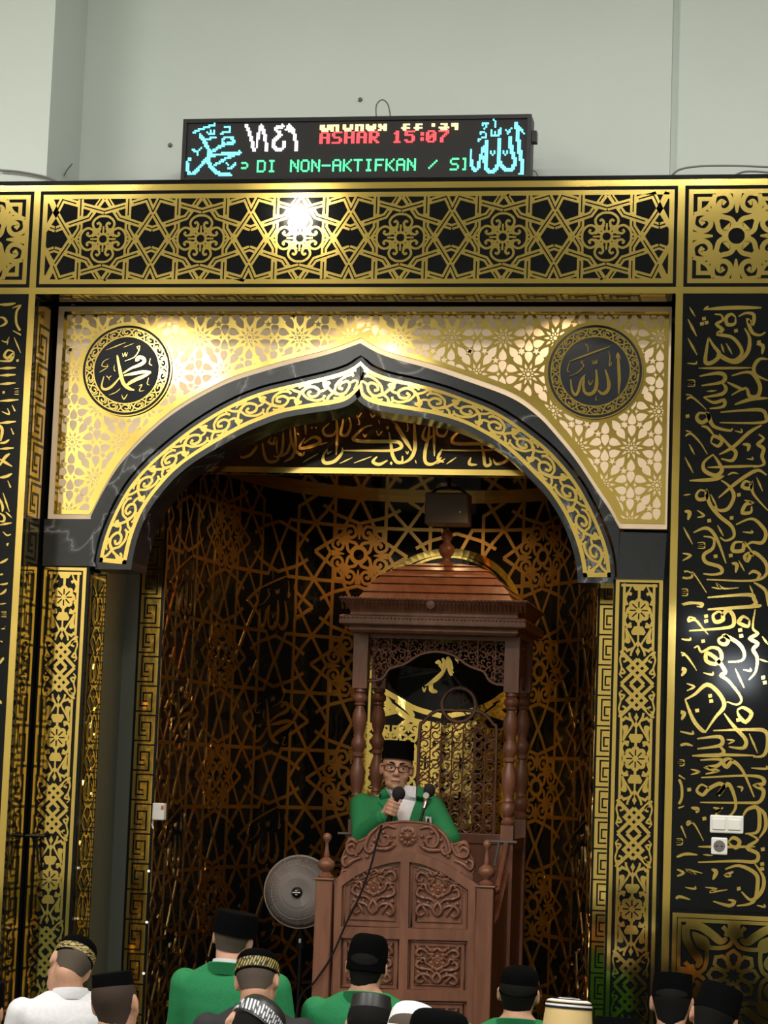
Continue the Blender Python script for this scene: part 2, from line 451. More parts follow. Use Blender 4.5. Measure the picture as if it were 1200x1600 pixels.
SCR = [[(0, 252), (48, 247), (98, 214), (119, 165), (96, 112), (52, 110), (32, 150), (52, 178), (74, 162)],
       [(30, 122), (46, 86), (34, 52)]]
for k in (-3.5, -2.5, -1.5, -.5, .5, 1.5, 2.5, 3.5):
    med = MB()
    for sx in (1, -1):
        for sy in (1, -1):
            def mp(u, v, h, k=k, sx=sx, sy=sy):
                x = (bx0+bx1)/2+k*cellw+sx*u*us
                x = min(bx1-.01, max(bx0+.01, x))
                return (x, FY-h, zmid+sy*v*vs_)
            cx_ = (bx0+bx1)/2+k*cellw
            for pts in RIB:
                q = [p for p in pts]
                # cut at the ends of the panel
                def inside(u): return bx0+.012 < cx_+sx*u*us < bx1-.012
                q2 = []
                for i in range(len(q)-1):
                    for j in range(24):
                        tt = j/24; q2.append((q[i][0]+(q[i+1][0]-q[i][0])*tt, q[i][1]+(q[i+1][1]-q[i][1])*tt))
                q2.append(q[-1]); q3 = [p for p in q2 if inside(p[0])]
                if len(q3) < 2: continue
                keep = [q3[0]]+[p for p in q if p in q3[1:-1]]+[q3[-1]]
                bandp.stroke(keep, 64, mp, .003)
            for pts in GRV:
                if all(bx0+.03 < cx_+sx*u*us < bx1-.03 for u, v in pts):
                    groove.stroke(pts, 13, mp, .0045, depth=.001)
            if bx0+.1 < cx_ < bx1-.1:
                for pts in SCR:
                    med.stroke(cr(pts, 5), 25, mp, .0035); med.stroke(cr([(b, a) for a, b in pts], 5), 25, mp, .0035)
                med.stroke([(248, 0), (268, 24), (300, 0)], 16, mp, .0036)
                med.stroke(cr([(55, 0), (51, 21), (39, 39), (21, 51), (0, 55)], 3), 26, mp, .0036)
                med.stroke([(55, 0), (140, 0)], 20, mp, .0036); med.stroke([(0, 55), (0, 140)], 20, mp, .0036)
                med.stroke([(60, 60), (95, 95)], 40, mp, .0036)
    if med.v: MEDS.append(med)
band = tag(bandp.build('star_band_panel', 'gold'), 'long gold lattice panel of interlaced stars on black above the arch', 'wall panel')
groove.build('groove_inlay', 'acrylic', band)
for m in MEDS: m.build('scroll_medallion', 'gold', band)

# ---- square arabesque panels at both ends of the band
ARAB = [[(-195, 388), (-105, 398), (-58, 345), (-52, 282), (-92, 240), (-142, 240), (-166, 285), (-142, 322), (-108, 300)],
        [(-198, 388), (-214, 330), (-202, 255), (-140, 185), (-60, 160), (-28, 118), (-55, 88), (-80, 108)]]
def arabesque(mb, mp, w=46):
    for sx in (1, -1):
        for sy in (1, -1):
            m2 = lambda u, v, h, sx=sx, sy=sy: mp(sx*u, sy*v, h)
            for pts in ARAB:
                mb.stroke(cr(pts, 5), w, m2, .0035); mb.stroke(cr([(-b, -a) for a, b in pts], 5), w, m2, .0035)
            mb.stroke([(-225, 345), (-340, 345), (-340, 225)], w*.85, m2, .0035); mb.stroke(cr([(-225, 345), (-262, 275), (-340, 225)], 4), w*.8, m2, .0035)
            mb.stroke([(-262, 262), (-150, 150)], w*.8, m2, .0035)
            mb.stroke(cr([(-92, 0), (-86, 36), (-65, 65), (-36, 86), (0, 92)], 3), w*.75, m2, .0036)
            mb.stroke([(0, 410), (0, 215)], [w*2, w*.4], m2, .0034); mb.stroke([(-410, 0), (-215, 0)], [w*2, w*.4], m2, .0034)
            mb.stroke([(0, 92), (0, 130)], w*.6, m2, .0034); mb.stroke([(-92, 0), (-130, 0)], w*.6, m2, .0034)
def square_panel(xa, xb, side):
    mb = MB().frame(xa, xb, bz0, bz1, .022, fF)
    cx_, s_ = (xa+xb)/2, (xb-xa-.03)/820.; sv = (bz1-bz0-.03)/820.
    arabesque(mb, lambda u, v, h: (cx_+u*s_, FY-h, zmid+v*sv))
    goldpanel('arabesque_panel', 'square gold arabesque panel on black at the %s end of the star band' % side, 'wall panel', mb)
square_panel(XR+.052, XR+.052+.455, 'right')
square_panel(XL-.052-.455, XL-.052, 'left')

# ---- square rosette panels under the calligraphy
def rosette_panel(xa, xb, zt, side):
    s_ = (xb-xa)/1100.; cx_ = (xa+xb)/2; zc_ = zt-535*s_
    mp = lambda u, v, h: (cx_+u*s_, FY-h, zc_+v*s_)
    mb = MB().frame(xa, xb, zt-1080*s_, zt, .02, fF)
    mb.frame(xa+.024, xb-.024, zt-1080*s_+.024, zt-.024, .016, fF, .0032)
    for k in range(8):
        a = k*PI/4; ca, sa = math.cos(a), math.sin(a)
        m2 = lambda u, v, h: mp(u*ca-v*sa, u*sa+v*ca, h)
        mb.stroke([(0, 62), (52, 105), (52, 185), (0, 222), (-52, 185), (-52, 105)], 32, m2, .0034, closed=True)
    for k in range(4):
        a = k*PI/2; ca, sa = math.cos(a), math.sin(a)
        m2 = lambda u, v, h: mp(u*ca-v*sa, u*sa+v*ca, h)
        for s in (1, -1):
            m3_ = lambda u, v, h: m2(s*u, v, h)
            mb.stroke(cr([(0, 330), (45, 262), (130, 238), (235, 240)], 6), 38, m3_, .0033)
            mb.poly(cr([(215, 225), (222, 305), (275, 345), (372, 372), (345, 275), (305, 222)], 4, True), m3_, .0036)
            mb.stroke(cr([(60, 330), (115, 300), (200, 360), (300, 420), (430, 430)], 6), [30+44*min(1, i/8) for i in range(25)], m3_, .0035)
            mb.stroke(cr([(70, 345), (60, 385), (100, 430)], 4), 40, m3_, .0034)
        mb.poly([(-45, 340), (0, 300), (45, 340), (60, 480), (-60, 480)], m2, .0037)
    goldpanel('rosette_panel', 'square gold eight-petal rosette panel below the %s calligraphy panel' % side, 'wall panel', mb)
rosette_panel(XR+.047, XR+.047+.56, 1.012, 'right')
rosette_panel(XL-.047-.56, XL-.047, 1.012, 'left')
m = MB().frame(XR+.047, XR+.607, -.1+.1, .45, .02, fF); goldpanel('lower_panel_frame', 'gold rectangular frame low on the wall behind the seated men at right', 'wall panel', m)

# ---- Greek key strips on the jambs and under the band
def key_strip(mb, dark, mp, L, w, per=.155):
    mb.rect(0, w, 0, L, mp, .003)
    n = int(L/per)
    for k in range(n):
        z = k*per; g = w/7.
        y = lambda t: z+per*t
        dark.stroke([(0, y(.0)), (w*.78, y(.0)), (w*.78, y(.62)), (w*.34, y(.62)), (w*.34, y(.34)), (w*.55, y(.34))], w*.075, mp, .0042, depth=.001)
        dark.stroke([(w, y(.86)), (w*.2, y(.86)), (w*.2, y(.18)), (w*.58, y(.18))], w*.075, mp, .0042, depth=.001)
def key_panel(label, mp, L, w, per=.155, nm='greek_key_strip'):
    a, d = MB(), MB(); key_strip(a, d, mp, L, w, per)
    o = goldpanel(nm, label, 'wall trim', a); d.build('key_inlay', 'acrylic', o); return o
key_panel('gold Greek key strip on the return wall left of the cream arch panel', lambda u, v, h: (XL+h, FY+.05+u, v), 3.88, .19, .2)
key_panel('gold Greek key strip on the return wall right of the cream arch panel', lambda u, v, h: (XR-h, FY+.05+u, v), 3.88, .19, .2)
key_panel('gold Greek key strip on the soffit under the star band', lambda u, v, h: (XL+.02+v, FY+.06+u, 3.925-h), 3.1, .17, .2)

# ================================================================ arch panel
LO = [(141.7,806.7),(160,770),(183,732),(213,697),(247,665),(277,642),(313,620),(360,597),(413,580),(457,567.5),(500,557),(530,548),(548,541.5),(563,536)]
RO = [(563,536),(587.5,550),(615,560.5),(670,575.7),(725,594),(797.5,621),(840,650),(870,682),(901,720.6),(931.6,766.6),(954.6,801),(969,830)]
GO = [(155,878),(163,843),(180,800),(203,760),(233,725),(273,690),(313,660.5),(360,633),(407,613.5),(457,601),(492,593),(527,584),(550,575),(563.5,565)]
GOr = [(563.5,565),(578,578),(604,589),(646,598.6),(685,608.7),(719.5,620.6),(780,646),(840,688),(871,717),(900,753),(921.6,791),(939.7,831),(950.6,865.6),(954.6,902)]
GI = [(197,882),(207,838),(226,793),(257,752),(283,727),(307,710),(340,690),(377,669.5),(407,656.5),(440,645),(483,637),(520,631.5),(543,624.5),(562,607)]
GIr = [(562,607),(567,621),(587.5,631.6),(633,639.5),(677,647),(716,658),(749,673),(790,699),(840,747),(862,772),(883.5,806),(900,845),(908.5,877),(911.6,902)]
def curve(pts, Y): return cr([P(*p, Y) for p in pts], 6)
def offset(c, d):
    out = []
    for i in range(len(c)):
        a, b = c[max(0, i-1)], c[min(len(c)-1, i+1)]
        t = (b[0]-a[0], b[1]-a[1]); l = math.hypot(*t) or 1
        out.append((c[i][0]-t[1]/l*d, c[i][1]+t[0]/l*d))
    return out
MY = -.02                                    # face of the outer marble arch
Lo = curve(LO, MY); Ro = curve(RO, MY)
outer = Lo+Ro[1:]
def zarch(x):
    for i in range(len(outer)-1):
        if outer[i][0] <= x <= outer[i+1][0]:
            t = (x-outer[i][0])/(outer[i+1][0]-outer[i][0]+1e-9); return outer[i][1]+t*(outer[i+1][1]-outer[i][1])
    return -1
# wall body behind the arch panel
CX0, CX1, CZ0, CZ1 = -1.588, 1.529, 2.818, 3.912
def archstrip(xa, xb, zb, zt, off, y0, y1, n=150):
    xs_ = sorted([xa+(xb-xa)*i/n for i in range(n+1)]+[outer[0][0], outer[-1][0], P(563, 536, MY)[0]])
    A = [(x, zt) for x in xs_]; B = [(x, max(zb, zarch(x)+off if zarch(x) > 0 else zb)) for x in xs_]
    return MB().strip(A, B, y0, y1)
arch = root('arch_spandrel', 'cream stone panel with gold star lattice above the dark marble arch', 'arch panel', None, (0, 0, 2.8))
archstrip(CX0, CX1, CZ0, CZ1, 0, AY, AY+.06).build('stone_slab', 'cream', arch)
gx0, gx1, gz0, gz1, goff = CX0+.032, CX1-.012, CZ0+.026, CZ1-.026, .03
gsheet = archstrip(gx0, gx1, gz0, gz1, goff, AY-.003, AY).build('gold_sheet', 'gold', arch)
# star holes
def clip(poly, a, b, c):
    out = []; n = len(poly)
    for i in range(n):
        p, q = poly[i], poly[(i+1) % n]; dp = a*p[0]+b*p[1]+c; dq = a*q[0]+b*q[1]+c
        if dp >= 0: out.append(p)
        if (dp >= 0) != (dq >= 0):
            t = dp/(dp-dq); out.append((p[0]+t*(q[0]-p[0]), p[1]+t*(q[1]-p[1])))
    return out
ROS = [(-1.208, 3.581, .24), (1.163, 3.587, .24)]
def fit_poly(poly):
    for h in ((1, 0, -gx0-.018), (-1, 0, gx1-.018), (0, 1, -gz0-.02), (0, -1, gz1-.018)):
        poly = clip(poly, *h)
        if len(poly) < 3: return None
    cx_ = sum(p[0] for p in poly)/len(poly)
    for x in sorted(set([min(p[0] for p in poly), cx_, max(p[0] for p in poly)])):
        if outer[0][0] < x < outer[-1][0]:
            e = .004; s = (zarch(x+e)-zarch(x-e))/(2*e) if zarch(x+e) > 0 and zarch(x-e) > 0 else 0
            nn = math.hypot(s, 1)
            poly = clip(poly, -s/nn, 1/nn, (s*x-zarch(x))/nn-goff-.022)
            if len(poly) < 3: return None
    for rx, rz, rr in ROS:
        cx_ = sum(p[0] for p in poly)/len(poly)-rx; cz_ = sum(p[1] for p in poly)/len(poly)-rz
        d = math.hypot(cx_, cz_) or 1
        if d < rr-.02: return None
        if d < rr+.16:
            poly = clip(poly, cx_/d, cz_/d, -(cx_*rx+cz_*rz)/d-rr-.01)
            if len(poly) < 3: return None
    a = sum(poly[i][0]*poly[(i+1) % len(poly)][1]-poly[(i+1) % len(poly)][0]*poly[i][1] for i in range(len(poly)))/2
    return poly if abs(a) > 4e-5 else None
holes = MB(); fA = front(AY)
HU = .257/705
def rotp(pts, a, cx_, cz_):
    ca, sa = math.cos(a), math.sin(a); return [(cx_+(p[0]*ca-p[1]*sa)*HU, cz_+(p[0]*sa+p[1]*ca)*HU) for p in pts]
TEAR = [(150, 0), (205, 40), (245, 54), (285, 50), (303, 30), (308, 0), (303, -30), (285, -50), (245, -54), (205, -40)]
KITE = [(72, 0), (100, 16), (148, 3), (148, -3), (100, -16)]
SLOT = [(38, 0), (50, 9), (72, 6), (72, -6), (50, -9)]
STAR = [((52 if i % 2 == 0 else 22)*math.cos(i*PI/5), (52 if i % 2 == 0 else 22)*math.sin(i*PI/5)) for i in range(10)]
DOT = [(24*math.cos(i*PI/5), 24*math.sin(i*PI/5)) for i in range(10)]
lx, lz = P(80+295/8.89, 640+450/8.89, AY)
todo = []
for r in range(-8, 9):
    for q in range(-3, 16):
        cx_ = lx+(q+(r % 2)*.5)*705*HU; cz_ = lz+r*495*HU
        if not (gx0-.3 < cx_ < gx1+.3 and gz0-.3 < cz_ < gz1+.3): continue
        todo.append(rotp(DOT, 0, cx_, cz_))
        for k in range(10):
            a = PI/2+k*PI/5
            todo.append(rotp(TEAR, a, cx_, cz_)); todo.append(rotp(KITE, a+PI/10, cx_, cz_)); todo.append(rotp(SLOT, a, cx_, cz_))
        for a in (36, 72, 108, 144, -36, -72, -108, -144):
            # each small five-point star belongs to two rosettes; keep the copy on the right and top
            if a in (36, 72, 108, -36):
                rr = 318 if abs(a) == 36 else 330
                ca, sa = math.cos(math.radians(a)), math.sin(math.radians(a))
                todo.append(rotp(STAR, PI/2 if a in (36, 108) else -PI/2, cx_+rr*ca*HU, cz_+rr*sa*HU))
        mx = cx_+352.5*HU
        for s in (1, -1):
            todo.append(rotp([(p[0]-128, p[1]) for p in TEAR], s*PI/2, mx, cz_))
            todo.append(rotp([(-30, 0), (0, 13), (30, 0), (0, 45), (0, -45)][:0] or [(-26, 0), (-6, 12), (0, 40), (8, 10), (30, 0), (8, -10), (0, -40), (-6, -12)], 0, mx+s*55*HU, cz_))
for p in todo:
    q = fit_poly(p)
    if q: holes.poly(q, fA, .0036, .002)
holes.build('star_openings', 'cream', gsheet)

struct(archstrip(-1.6, 1.55, 2.9, 3.92, .02, .301, .312).build('arch_reflector', 'orange_reflector'))  # added reflector board, so the lintel lettering mirrors orange
# ---- dark marble arch and gilded ring
def resample(c, n):
    L = [0]
    for i in range(1, len(c)): L.append(L[-1]+math.hypot(c[i][0]-c[i-1][0], c[i][1]-c[i-1][1]))
    out = []; j = 0
    for k in range(n+1):
        s = L[-1]*k/n
        while j < len(c)-2 and L[j+1] < s: j += 1
        t = (s-L[j])/(L[j+1]-L[j]+1e-12); out.append((c[j][0]+t*(c[j+1][0]-c[j][0]), c[j][1]+t*(c[j+1][1]-c[j][1])))
    return out
NS = 90
marble = root('marble_arch', 'dark grey marble pointed arch with a gilded scroll ring around the niche opening', 'arch', None, (0, 0, 2.58))
gl, gr = curve(GO, MY), curve(GOr, MY)
inn = offset(resample(gl, NS), .032)[:-1]+[P(563.5, 555, MY)]+offset(resample(gr, NS), .032)[1:]
out_ = resample(Lo, NS)[:-1]+[Lo[-1]]+resample(Ro, NS)[1:]
out_ = [(x, z) for x, z in out_]
ms = MB().strip(out_, inn, MY, .30)
ms.prism([P(69, 811, MY), P(142, 811, MY), inn[0], P(150, 885, MY), P(66, 884, MY)][::-1], MY, .30)
ms.prism([inn[-1], P(968, 831, MY), P(1042, 833, MY), P(1037, 906, MY), P(957, 905, MY)][::-1], MY, .30)
ms.build('outer_marble', 'marble', marble)
def ringcurves(Y, do, di):
    go = offset(resample(curve(GO, Y), NS), do)[:-1]+[(P(563.5, 565, Y)[0], P(563.5, 565, Y)[1]+do*1.5)]+offset(resample(curve(GOr, Y), NS), do)[1:]
    gi = offset(resample(curve(GI, Y), NS), di)[:-1]+[(P(562, 607, Y)[0], P(562, 607, Y)[1]+di*1.6)]+offset(resample(curve(GIr, Y), NS), di)[1:]
    return go, gi
go, gi = ringcurves(RY, .02, -.028)
go = [(p[0], p[1]) for p in go]
bz = P(197, 890, RY)[1]
go[0] = (go[0][0], bz); gi[0] = (gi[0][0], bz); bz2 = P(930, 911, RY)[1]; go[-1] = (go[-1][0], bz2); gi[-1] = (gi[-1][0], bz2)
MB().strip(go, gi, RY, .28).build('inner_marble', 'marble', marble)
go, gi = ringcurves(RY, 0, 0)
K = len(go)-1
def ringmap(s, v, h):
    """s: 0..K along the arch, v: 0 inner .. 1 outer"""
    s = max(0, min(K-1e-6, s)); i = int(s); t = s-i
    a = (gi[i][0]+t*(gi[i+1][0]-gi[i][0]), gi[i][1]+t*(gi[i+1][1]-gi[i][1])); b = (go[i][0]+t*(go[i+1][0]-go[i][0]), go[i][1]+t*(go[i+1][1]-go[i][1]))
    return (a[0]+v*(b[0]-a[0]), RY-h, a[1]+v*(b[1]-a[1]))
ring = MB()
def rstrip(v0, v1, s0=0, s1=K, h=.003):
    A = []; B = []; nn = int((s1-s0))
    for k in range(nn+1):
        s = s0+(s1-s0)*k/nn; a = ringmap(s, v0, h); b = ringmap(s, v1, h); A.append((a[0], a[2])); B.append((b[0], b[2]))
    ring.strip(B, A, RY-h, RY-.0005)
rstrip(.0, .15); rstrip(.87, 1.0); rstrip(0, 1, 0, 1.2); rstrip(0, 1, K-1.2, K)
# scrolls: drawn in arch length units (1 = ring width)
def half_scrolls(s0, s1):
    Ls = abs(s1-s0); nper = 5; per = Ls/nper; d = 1 if s1 > s0 else -1
    asp = per/2.05
    def mp(u, v, h): return ringmap(s0+d*u*asp, .15+.72*v, h)
    def st(pts, w): 
        q = cr(pts, 5)
        vs3 = q
        ring.stroke([(s0+d*p[0]*asp, .15+.72*p[1]) for p in q], w, lambda u, v, h: ringmap(u, v, h), .0035) if False else rs(q, w, mp)
    def rs(q, w, mp):
        # ribbons in true metres so the line keeps its width round the bend
        pts = [mp(p[0], p[1], 0) for p in q]; ring.stroke([(p[0], p[2]) for p in pts], w, lambda u, v, h: (u, RY-h, v), .0036)
    for k in range(nper):
        o = k*2.05
        for f in (0, 1):
            g = (lambda p: (o+p[0]+1.02*f, p[1] if f == 0 else 1-p[1]))
            st([g(p) for p in [(0, -.05), (.12, .35), (.32, .72), (.62, .86), (.84, .62), (.76, .36), (.56, .34), (.48, .52), (.6, .62)]], .0135)
            st([g(p) for p in [(.0, 1.05), (.1, .82), (.3, .62), (.42, .3), (.68, .1), (.92, .14), (1.0, .3)]], .0125)
            st([g(p) for p in [(.16, .42), (.02, .3), (.03, .12), (.16, .12), (.2, .22)]], .0115)
            st([g(p) for p in [(.88, .52), (1.04, .56), (1.16, .78), (1.02, 1.0)]], .0115)
            st([g(p) for p in [(.3, .62), (.42, .78), (.62, 1.02)]], .012)
            st([g(p) for p in [(.92, .14), (.98, -.02), (1.1, .1)]], .012)
            st([g(p) for p in [(.25, .9), (.36, .98), (.5, .95)]], .010)
half_scrolls(1.2, K/2-2); half_scrolls(K-1.2, K/2+2)
ring.build('gilded_scroll_ring', 'gold', marble)

# ---- round calligraphy medallions
def roundel(cx_, cz_, R_, label, strokes, cv, unit):
    r = root('calligraphy_roundel', label, 'wall medallion', None, (cx_, AY, cz_))
    MB().lathe([(R_, -.004), (R_, -.012), (R_-.003, -.014), (0.001, -.014)], (cx_, AY, cz_), 72, 'y').build('disc', 'dark', r)
    g = MB(); f = lambda u, v, h: (cx_+u, AY-.014-h, cz_+v)
    def circ(rr, w, h=.002): g.stroke([(rr*math.cos(2*PI*i/72), rr*math.sin(2*PI*i/72)) for i in range(72)], w, f, h, closed=True)
    circ(R_-.002, .006); circ(R_*.915, .005); circ(R_*.735, .006)
    nsc = 18
    for k in range(nsc):
        a0 = 2*PI*k/nsc
        pol = lambda p: ((R_*(.735+.18*p[1]))*math.cos(a0+2*PI/nsc*p[0]), (R_*(.735+.18*p[1]))*math.sin(a0+2*PI/nsc*p[0]))
        fl = (k % 2 == 0)
        for pts in ([(0, .05), (.2, .5), (.45, .85), (.75, .75), (.8, .45), (.62, .35), (.52, .5)], [(.0, .95), (.15, .7), (.3, .3), (.55, .1), (.85, .15)], [(.8, .95), (.95, .6), (.9, .3)]):
            g.stroke([pol(p if fl else (p[0], 1-p[1])) for p in cr(pts, 4)], .0068, f, .0022)
    g.build('gold_scroll_border', 'gold', r)
    k = MB(); ink(k, strokes, lambda p: (cv(p)[0]-cx_, cv(p)[1]-cz_), f, unit, .003)
    k.build('calligraphy', 'gold', r)
MUH = [(44, [(455,465),(480,600),(510,740),(545,800),(600,838),(645,850)]), (38, [(700,515),(668,520),(690,490),(745,500),(752,540),(700,575),(620,605),(520,665)]),
 (36, [(825,650),(740,650),(640,668),(530,690)]), (40, [(825,652),(760,692),(660,735),(590,775),(550,805)]), (30, [(500,690),(440,765),(380,822),(318,842),(285,805),(310,700)]),
 (14, [(335,410),(550,325)]), (7, [(520,380),(640,335)]), (9, [(513,440),(525,482),(545,440),(552,478),(572,440),(562,470)]), (12, [(540,530),(640,490),(690,425),(703,365),(675,380),(700,412)]),
 (10, [(822,500),(812,560),(838,576)]), (10, [(805,715),(788,780),(816,796)]), (11, [(695,805),(728,792),(700,858),(755,855)]), (13, [(505,900),(530,950),(568,895)]), (10, [(365,905),(440,875),(492,832)]),
 (12, [(335,690),(362,712),(396,690)]), (10, [(362,712),(372,742)]), (9, [(258,655),(350,602)]), (10, [(370,502),(312,530),(288,582),(352,590),(340,560)]), (9, [(425,570),(422,625),(440,645)])]
ALL = [(34, [(838,425),(848,560),(853,700),(846,842)]), (14, [(820,475),(840,420),(867,485)]), (38, [(708,588),(735,680),(746,765),(720,822),(672,840),(630,800)]), (38, [(612,588),(620,680),(610,785),(562,842),(502,832),(472,780)]),
 (30, [(500,640),(455,700),(432,800),(400,852),(362,805),(348,688)]), (28, [(490,650),(478,760),(500,825)]), (11, [(572,490),(582,532),(600,500),(606,532),(626,490),(622,530)]),
 (18, [(335,505),(545,425),(755,350)]), (11, [(495,318),(525,352),(530,412)]), (11, [(335,510),(313,600),(338,612)]), (12, [(328,660),(420,620),(482,552),(458,510),(490,500)]), (11, [(740,400),(756,455),(750,550),(772,520),(745,500)]),
 (13, [(532,700),(550,748),(584,698)]), (9, [(616,860),(608,905),(628,908)])]
roundel(-1.208, 3.581, .235, 'round dark medallion with gold calligraphy in the left corner above the arch', MUH, zf(120, 490, 7.06, AY), 1/7.06/323)
roundel(1.163, 3.587, .235, 'round dark medallion with gold calligraphy in the right corner above the arch', ALL, zf(840, 490, 6.667, AY), 1/6.667/326)

# ================================================================ pillars
def half_vine(mb, blk, mp, y0, sgn):
    """one half period of the pillar ornament, y0 = rosette centre, sgn direction"""
    def T(p): return (p[0], y0+sgn*p[1])
    for sx in (1, -1):
        def st(pts, w, sm=True): mb.stroke([(sx*q[0], q[1]) for q in (cr([T(p) for p in pts], 5) if sm else [T(p) for p in pts])], w, mp, .0035)
        def po(pts): mb.poly([(sx*q[0], q[1]) for q in cr([T(p) for p in pts], 3, True)], mp, .0035)
        st([(141, 0), (141, 385)], 25, False)
        st([(120, 165), (95, 215), (30, 330), (75, 372), (110, 392)], 19); st([(0, 300), (28, 335), (60, 395), (66, 432)], 21)
        st([(70, 370), (104, 378), (128, 350)], 26)
        po([(125, 172), (98, 225), (72, 285), (88, 315), (128, 300), (118, 250)])
        st([(112, 40), (134, 100), (104, 150), (62, 150)], 28); st([(104, 150), (70, 118)], 22)
        st([(105, -5), (128, 60)], 20)
        st([(-162, 385), (150, 697)], 33, False); st([(0, 460), (87, 547), (-64, 697)], 33, False)
        st([(150, 402), (166, 470), (150, 545), (166, 612)], 17); st([(160, 440), (120, 440), (105, 475), (135, 490)], 20); st([(150, 545), (118, 590), (160, 600)], 20)
        st([(166, 612), (140, 640)], 12)
    mb.poly([T(p) for p in [(-40, 150), (40, 150), (70, 205), (56, 232), (-56, 232), (-70, 205)]], mp, .0036)
    mb.stroke([T((0, 105)), T((0, 155))], 26, mp, .0034); mb.stroke([T((0, 230)), T((0, 345))], 18, mp, .0034)
    mb.poly([T(p) for p in [(-22, 388), (0, 345), (22, 388), (0, 432)]], mp, .0036)
def pillar(xa, xb, side):
    r = root('pillar', 'black pillar with a tall gold floral and knot panel at the %s of the niche' % side, 'pillar', None, ((xa+xb)/2, .15, 0))
    ztop = 2.585
    MB().box(xa-.012, xb+.016, AY, .30, 0, ztop).build('shaft', 'acrylic', r)
    w = xb-xa; u = w/445.; cx_ = (xa+xb)/2
    fr = MB(); fr.rect(xa, xa+35*u, 0, ztop-.012, fA).rect(xb-35*u, xb, 0, ztop-.012, fA).rect(xa+35*u, xb-35*u, ztop-.012-30*u, ztop-.012, fA)
    fr.rect(xa+52*u, xb-52*u, ztop-.012-72*u, ztop-.012-46*u, fA, .0034)
    zr = P(997, 954, AY)[1]
    mp = lambda a, b, h: (cx_+a*u, AY-h, zr+b*u)
    bl = MB(); vn = MB()
    # crown above the first rosette
    for sx in (1, -1):
        vn.stroke([(sx*141, 0), (sx*141, 255)], 25, mp, .0035)
        vn.stroke([(sx*q[0], q[1]) for q in cr([(112, 50), (132, 110), (104, 160), (70, 150)], 5)], 30, mp, .0035)
        vn.stroke([(sx*q[0], q[1]) for q in cr([(70, 250), (95, 185), (130, 150)], 5)], 16, mp, .0035)
    vn.poly([(-75, 250), (75, 250), (40, 190), (-40, 190)], mp, .0036); vn.stroke([(0, 100), (0, 200)], 26, mp, .0034)
    k = 0
    while zr-k*1398*u > .05:
        y = -k*1398
        pet = [((100+20*abs(math.cos(4*a)))*math.cos(a), y+(100+20*abs(math.cos(4*a)))*math.sin(a)) for a in [2*PI*i/64 for i in range(64)]]
        vn.poly(pet, mp, .0036)
        for q in range(8):
            a = q*PI/4; bl.stroke([(28*math.cos(a), y+28*math.sin(a)), (85*math.cos(a), y+85*math.sin(a))], 13, mp, .0052, depth=.001)
        half_vine(vn, bl, mp, y, -1)
        if k > 0 or True:
            half_vine(vn, bl, mp, y-1398, 1)
        k += 1
    vn.v = [v if v[2] > .01 else (v[0], v[1], .01) for v in vn.v]
    f = fr.build('gold_frame', 'gold', r); vn.build('gold_ornament', 'gold', r); bl.build('petal_slots', 'acrylic', r)
    return r
PL = pillar(-1.592, -1.368, 'left'); PR = pillar(1.290, 1.516, 'right')
# jambs of the pillars (facing the opening) with gold vine lattice
def jamb(r, X, sgn):
    mb = MB(); mp = lambda a, b, h: (X+sgn*h, a, b)
    L = 2.5
    mb.frame(.03, .27, .02, 2.54, .012, mp)
    z = .1
    while z < 2.35:
        for f in (0, 1):
            g = lambda p: ((.15+(p[0] if f == 0 else -p[0])*.1), z+p[1]*.3)
            for pts, w in (([(-1, 0), (-.3, .25), (.5, .3), (.9, .55), (.5, .8), (0, .75)], .013), ([(-.9, 1.0), (-.2, .8), (.1, .5), (-.3, .35), (-.7, .5), (-.5, .65)], .011), ([(0, 0), (.5, .12), (1, 0)], .012)):
                mb.stroke([g(p) for p in cr(pts, 4)], w, mp, .0035)
        z += .3
    mb.build('gold_jamb_lattice', 'gold', r)
jamb(PL, -1.352, 1); jamb(PR, 1.278, -1)
# passage walls between pillars and niche front
struct(MB().box(-1.60, -1.36, .30, NY, 0, 3.9).build('wall_passage_left', 'green_wall'))
struct(MB().box(1.30, 1.56, .30, NY, 0, 3.9).build('wall_passage_right', 'green_wall'))
struct(MB().box(XL, XR, .06, NY+.1, 3.92, 3.96).build('soffit', 'acrylic'))
# back of the arch panel (spandrel thickness)
# ================================================================ niche
NA, NB, NN, NU0 = 1.15, 2.15, 2.6, .10
tab = []
for i in range(2001):
    t = PI*i/2000; c_, s_ = math.cos(t), math.sin(t)
    tab.append((-NA*math.copysign(abs(c_)**(2/NN), c_), NY+NB*abs(s_)**(2/NN)))
acc = [0]
for i in range(2000): acc.append(acc[-1]+math.hypot(tab[i+1][0]-tab[i][0], tab[i+1][1]-tab[i][1]))
HL = acc[-1]/2
import bisect
def nmap(u, z, h):
    s = max(0, min(acc[-1]-1e-6, u+HL)); i = min(1999, max(0, bisect.bisect(acc, s)-1)); t = (s-acc[i])/(acc[i+1]-acc[i]+1e-12)
    x = tab[i][0]+t*(tab[i+1][0]-tab[i][0]); y = tab[i][1]+t*(tab[i+1][1]-tab[i][1])
    i0, i1 = max(0, i-8), min(2000, i+9)
    dx, dy = tab[i1][0]-tab[i0][0], tab[i1][1]-tab[i0][1]; l = math.hypot(dx, dy)
    return (x+dy/l*h, y-dx/l*h, z)
NZ = 3.31
US = [-HL+2*HL*i/140 for i in range(141)]
nw = MB().add([nmap(u, z, 0) for z in (0, NZ) for u in US], [(i, i+1, 142+i, 141+i) for i in range(140)])
